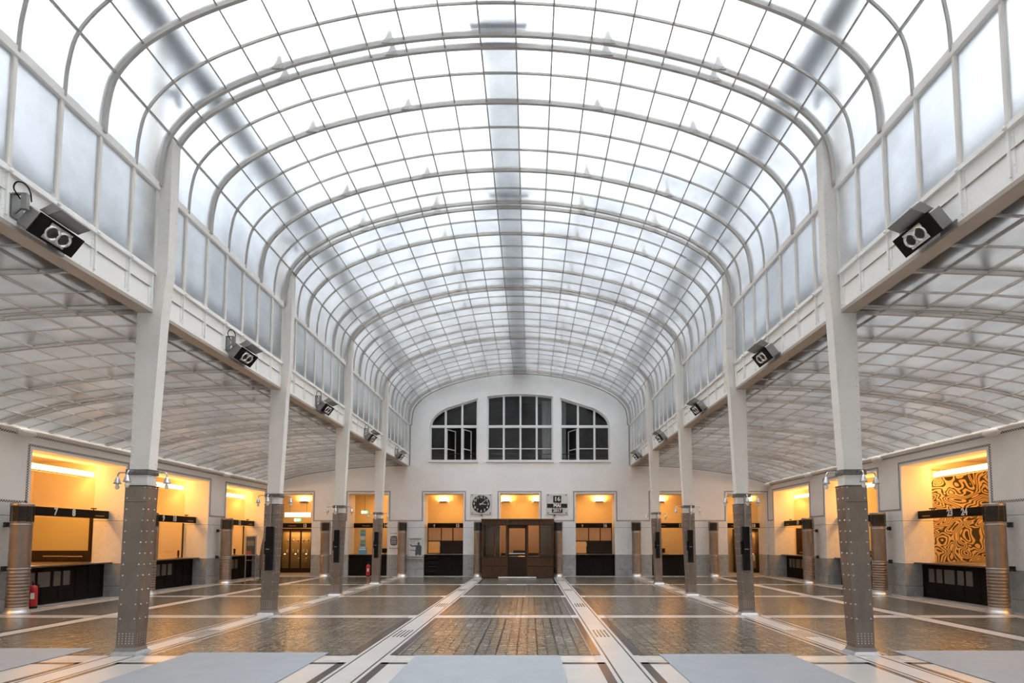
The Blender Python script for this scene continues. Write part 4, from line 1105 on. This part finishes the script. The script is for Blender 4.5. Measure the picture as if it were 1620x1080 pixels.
# ---- fire extinguishers
def extinguisher():
    c = empty('fire_extinguisher')
    MB().lathe([(.08, 0), (.085, .02), (.085, .44), (.07, .50), (.03, .53)], n=18).build('cylinder', red, c)
    MB().lathe([(.086, 0), (.086, .05)], n=18).build('foot_ring', black, c)
    MB().lathe([(.025, .53), (.025, .58)], n=10).cbox(-.015, -.10, .57, .015, .04, .60, .004).cbox(-.012, -.12, .61, .012, .03, .63, .004).build('valve', darkmetal, c)
    MB().tube([(.03, 0, .56), (.09, 0, .53), (.10, 0, .4), (.095, 0, .2)], .011, 7).build('hose', black, c)
    MB().cbox(-.035, -.091, .22, .035, -.075, .36, .004).build('label_plate', paper, c)
    return c
ex = extinguisher()
place(ex, True, (-11.03, 12.56, .018), .6, 'red fire extinguisher standing on the floor below counters 7 and 8')
place(ex, False, (-6.58, 23.55, 0), .2, 'red fire extinguisher standing before the back wall brochure rack counter')
for o in [o for o in C.objects if o.name.startswith('fire_ext')]: tag(o, None, 'fire extinguisher', 'fire extinguishers')

# ---- posters and emblem on the back wall
c = empty('framed_poster', (-4.625, YW, 1.28), 0, 'framed poster with a dark figure raising one arm, on the back wall', 'poster')
MB().cbox(-.33, -.03, -.43, .33, 0, .43, .005).build('frame', alu_l, c)
MB().box(-.305, -.034, -.40, .305, -.03, .40).build('sheet', paper, c)
m_ = MB(); yb = (-.037, -.034)
m_.prism([(.0, -.38), (.10, -.37), (.13, -.30), (.17, -.37), (.27, -.36), (.285, .0), (.25, .075), (.17, .10), (.08, .08), (.03, .02), (.02, -.12)], 'y', *yb); m_.prism([(.15+.055*math.cos(q*PI/5), .155+.065*math.sin(q*PI/5)) for q in range(10)], 'y', *yb)
m_.prism([(.05, .02), (-.16, .01), (-.24, .10), (-.22, .14), (-.13, .06), (.06, .08)], 'y', *yb); m_.prism([(.04, -.18), (-.26, -.14), (-.26, -.12), (.04, -.14)], 'y', *yb)
m_.box(-.26, yb[0], .33, .26, yb[1], .37); m_.box(-.24, yb[0], .27, .2, yb[1], .285)
m_.build('print', posterink, c)
MB().box(-.22, yb[0], .22, .0, yb[1], .24).box(-.2, yb[0], .16, -.02, yb[1], .175).build('faded_print', posterink2, c)
MB().cbox(-.35, -.06, -.53, .35, -.0, -.49, .005).build('ledge', alu_l, c)
c = empty('wall_emblem', (-5.585, YW, 1.56), 0, 'black ornamental emblem on the back wall between the brochure rack counter and a duct', 'emblem')
m_ = MB(); P_ = []
for i in range(24):
    a = 2*PI*i/24; r_ = (.17+(.018 if i % 2 else 0))/max(abs(math.cos(a))**.7, abs(math.sin(a))**.7)**.8; P_.append((r_*math.cos(a)*.9, r_*math.sin(a)*1.2))
m_.prism(P_, 'y', -.008, -.0005); m_.build('crest', posterink, c)
m_ = MB()
for z in (-.12, -.05, .03, .10): m_.box(-.12, -.011, z, .12, -.008, z+.022)
m_.build('pale_bands', paper, c)
m_ = MB()
for i in range(7): m_.box(-.16+i*.047, -.004, .31, -.13+i*.047, -.0005, .335); m_.box(-.20+i*.058, -.004, -.36, -.165+i*.058, -.0005, -.325)
m_.build('lettering_marks', posterink, c)

# ---- information stand and bent board by counters 11/12
c = empty('information_stand', (-10.55, 21.3, 0), -.15, 'slim metal information stand with a dark poster by counters 11 and 12', 'poster stand')
for x in (-.22, .22): MB().cbox(x-.015, -.015, 0, x+.015, .015, 1.78, .003).build('leg', alu_l, c)
MB().cbox(-.25, -.012, 0, .25, .2, .012, .003).build('foot_plate', alu_l, c)
MB().box(-.22, -.02, .98, .22, .01, 1.76).build('frame', alu_l, c)
MB().box(-.19, -.026, 1.02, .19, -.02, 1.72).build('poster', posterink, c)
MB().box(-.15, -.029, 1.36, .15, -.026, 1.56).build('poster_picture', greymetal, c); MB().box(-.19, -.029, 1.02, .05, -.026, 1.17).build('poster_strip', pinkc, c)
MB().box(-.20, -.03, .78, .20, .06, .80).build('tray', alu_l, c)
c = empty('bent_display_board', (-10.62, 22.0, 0), .0, 'tall brown bent board with a curved left edge, beside the information stand', 'display board')
P_ = [(.0, .40), (.60, .36), (.62, 2.12)]+[(.56-.50*math.sin(q*PI/2/8)**.8, .45+1.65*math.cos(q*PI/2/8)) for q in range(1, 9)]
m_ = MB(); n = len(P_); m_.prism(P_, 'y', -.015, .015); m_.build('board', sailm, c)
MB().cbox(.1, -.02, 0, .14, .02, .42, .003).cbox(.5, -.02, 0, .54, .02, .42, .003).cbox(.02, -.2, 0, .6, .2, .015, .003).build('stand', darkmetal, c)
m_ = MB()
for i in range(4): m_.box(.47, -.02, .72+i*.13, .50, -.015, .80+i*.13)
m_.build('white_marks', paper, c)

# ---- things on the counters
def desk_terminal(x, y, z, rz, lab):
    c = empty('desk_terminal', (x, y, z), rz, lab, 'desk device', 'dark devices on the counters')
    MB().cbox(-.14, -.02, .06, .14, .02, .26, .006).build('screen', black, c); MB().cbox(-.02, -.01, 0, .02, .02, .07, .002).build('stem', black, c); MB().cbox(-.1, -.06, 0, .1, .07, .012, .002).build('foot', black, c)
desk_terminal(-11.75, 18.75, .97, -.9, 'dark screen standing on counters 9 and 10')
desk_terminal(-11.75, 22.3, .97, -.9, 'dark screen standing on counters 11 and 12')
desk_terminal(6.45, 24.45, .95, .1, 'dark monitor standing on counter 17')
desk_terminal(-6.1, 24.45, .95, .1, 'dark monitor at the right end of the brochure rack counter')
c = empty('brochure_rack', (-7.15, 24.55, .95), 0, 'tall slim rack of green and white brochures on the back wall counter', 'brochure rack')
MB().box(-.13, 0, 0, .13, .05, 1.15).build('frame', alu_l, c)
for i in range(7): MB().box(-.11, -.02, .04+i*.155, .11, 0, .17+i*.155).build('brochure', [greenc, paper, blue][i % 3], c)
c = empty('leaflet_box', (-7.05, 24.25, .95), .2, 'blue box of leaflets on the brochure rack counter', 'box')
MB().box(-.18, -.1, 0, .18, .1, .015).box(-.18, -.1, 0, .18, -.09, .2).box(-.18, -.1, 0, -.17, .1, .26).box(.17, -.1, 0, .18, .1, .26).box(-.18, .09, 0, .18, .1, .28).build('box', blue, c)
MB().box(-.15, -.07, .015, .15, .06, .24).build('leaflets', paper, c)
for x, y, z, lab in ((-3.9, 24.05, .952, 'white paper sheet lying at the left of counter 15'), (-2.75, 24.05, .952, 'white paper sheet lying at the right of counter 15'), (-6.7, 24.1, .952, 'white paper sheet lying on the brochure rack counter'), (6.9, 24.1, .952, 'white paper sheet lying on counter 17'), (2.85, 24.05, .952, 'white paper sheet lying on counter 16')):
    c = MB().box(-.21, -.12, 0, .21, .12, .006).build('paper_sheet', paper, None, (x, y, z), (0, 0, .05)); tag(c, lab, 'paper', 'papers on the counters')
for s, y, lab in ((-1, 12.9, 'near end of the counters 7 and 8'), (-1, 15.0, 'far end of the counters 7 and 8'), (-1, 16.9, 'near end of the counters 9 and 10'), (1, 15.0, 'far end of the counters 23 and 24'), (1, 12.9, 'near end of the counters 23 and 24'), (1, 22.6, 'counters 19 and 20')):
    c = MB().box(-.12, -.2, 0, .12, .2, .006).build('paper_sheet', paper, None, (s*11.5, y, .969), (0, 0, .04)); tag(c, 'pale sheet lying on the '+lab, 'paper', 'papers on the counters')
c = empty('flower_pot', (-11.7, 21.7, .97), 0, 'small pot of yellow and red flowers on counters 11 and 12', 'flower pot')
MB().lathe([(.05, 0), (.07, .09), (.072, .1)], n=14).build('pot', pinkc, c)
m_ = MB()
for i in range(14):
    a = random.random()*6.28; r_ = .04+random.random()*.08; h_ = .13+random.random()*.09; m_.tube([(0, 0, .08), (r_*math.cos(a), r_*math.sin(a), h_)], .004, 4); m_.lathe([(.001, -.02), (.025, 0), (.001, .02)], (r_*math.cos(a), r_*math.sin(a), h_), 6, 1+i % 2)
m_.build('blossoms', [greenc, blindm, pinkc], c)

# ---- floor mats
def mat_(x0, x1, y1, lab, y0=.4):
    o = MB().cbox(-(x1-x0)/2, 0, 0, (x1-x0)/2, y1-y0, .008, .003).build('floor_mat', carpet, None, ((x0+x1)/2, y0, .003)); tag(o, lab, 'mat', 'blue-grey floor mats')
mat_(-1.10, .90, 7.54, 'blue-grey floor mat in the middle of the foreground')
mat_(-4.33, -2.36, 7.72, 'blue-grey floor mat just inside the nearest left column')
mat_(2.28, 4.12, 7.62, 'blue-grey floor mat just inside the nearest right column')
mat_(-10.2, -5.95, 8.02, 'blue-grey floor mat in the left aisle foreground')
mat_(5.68, 10.2, 7.85, 'blue-grey floor mat in the right aisle foreground')
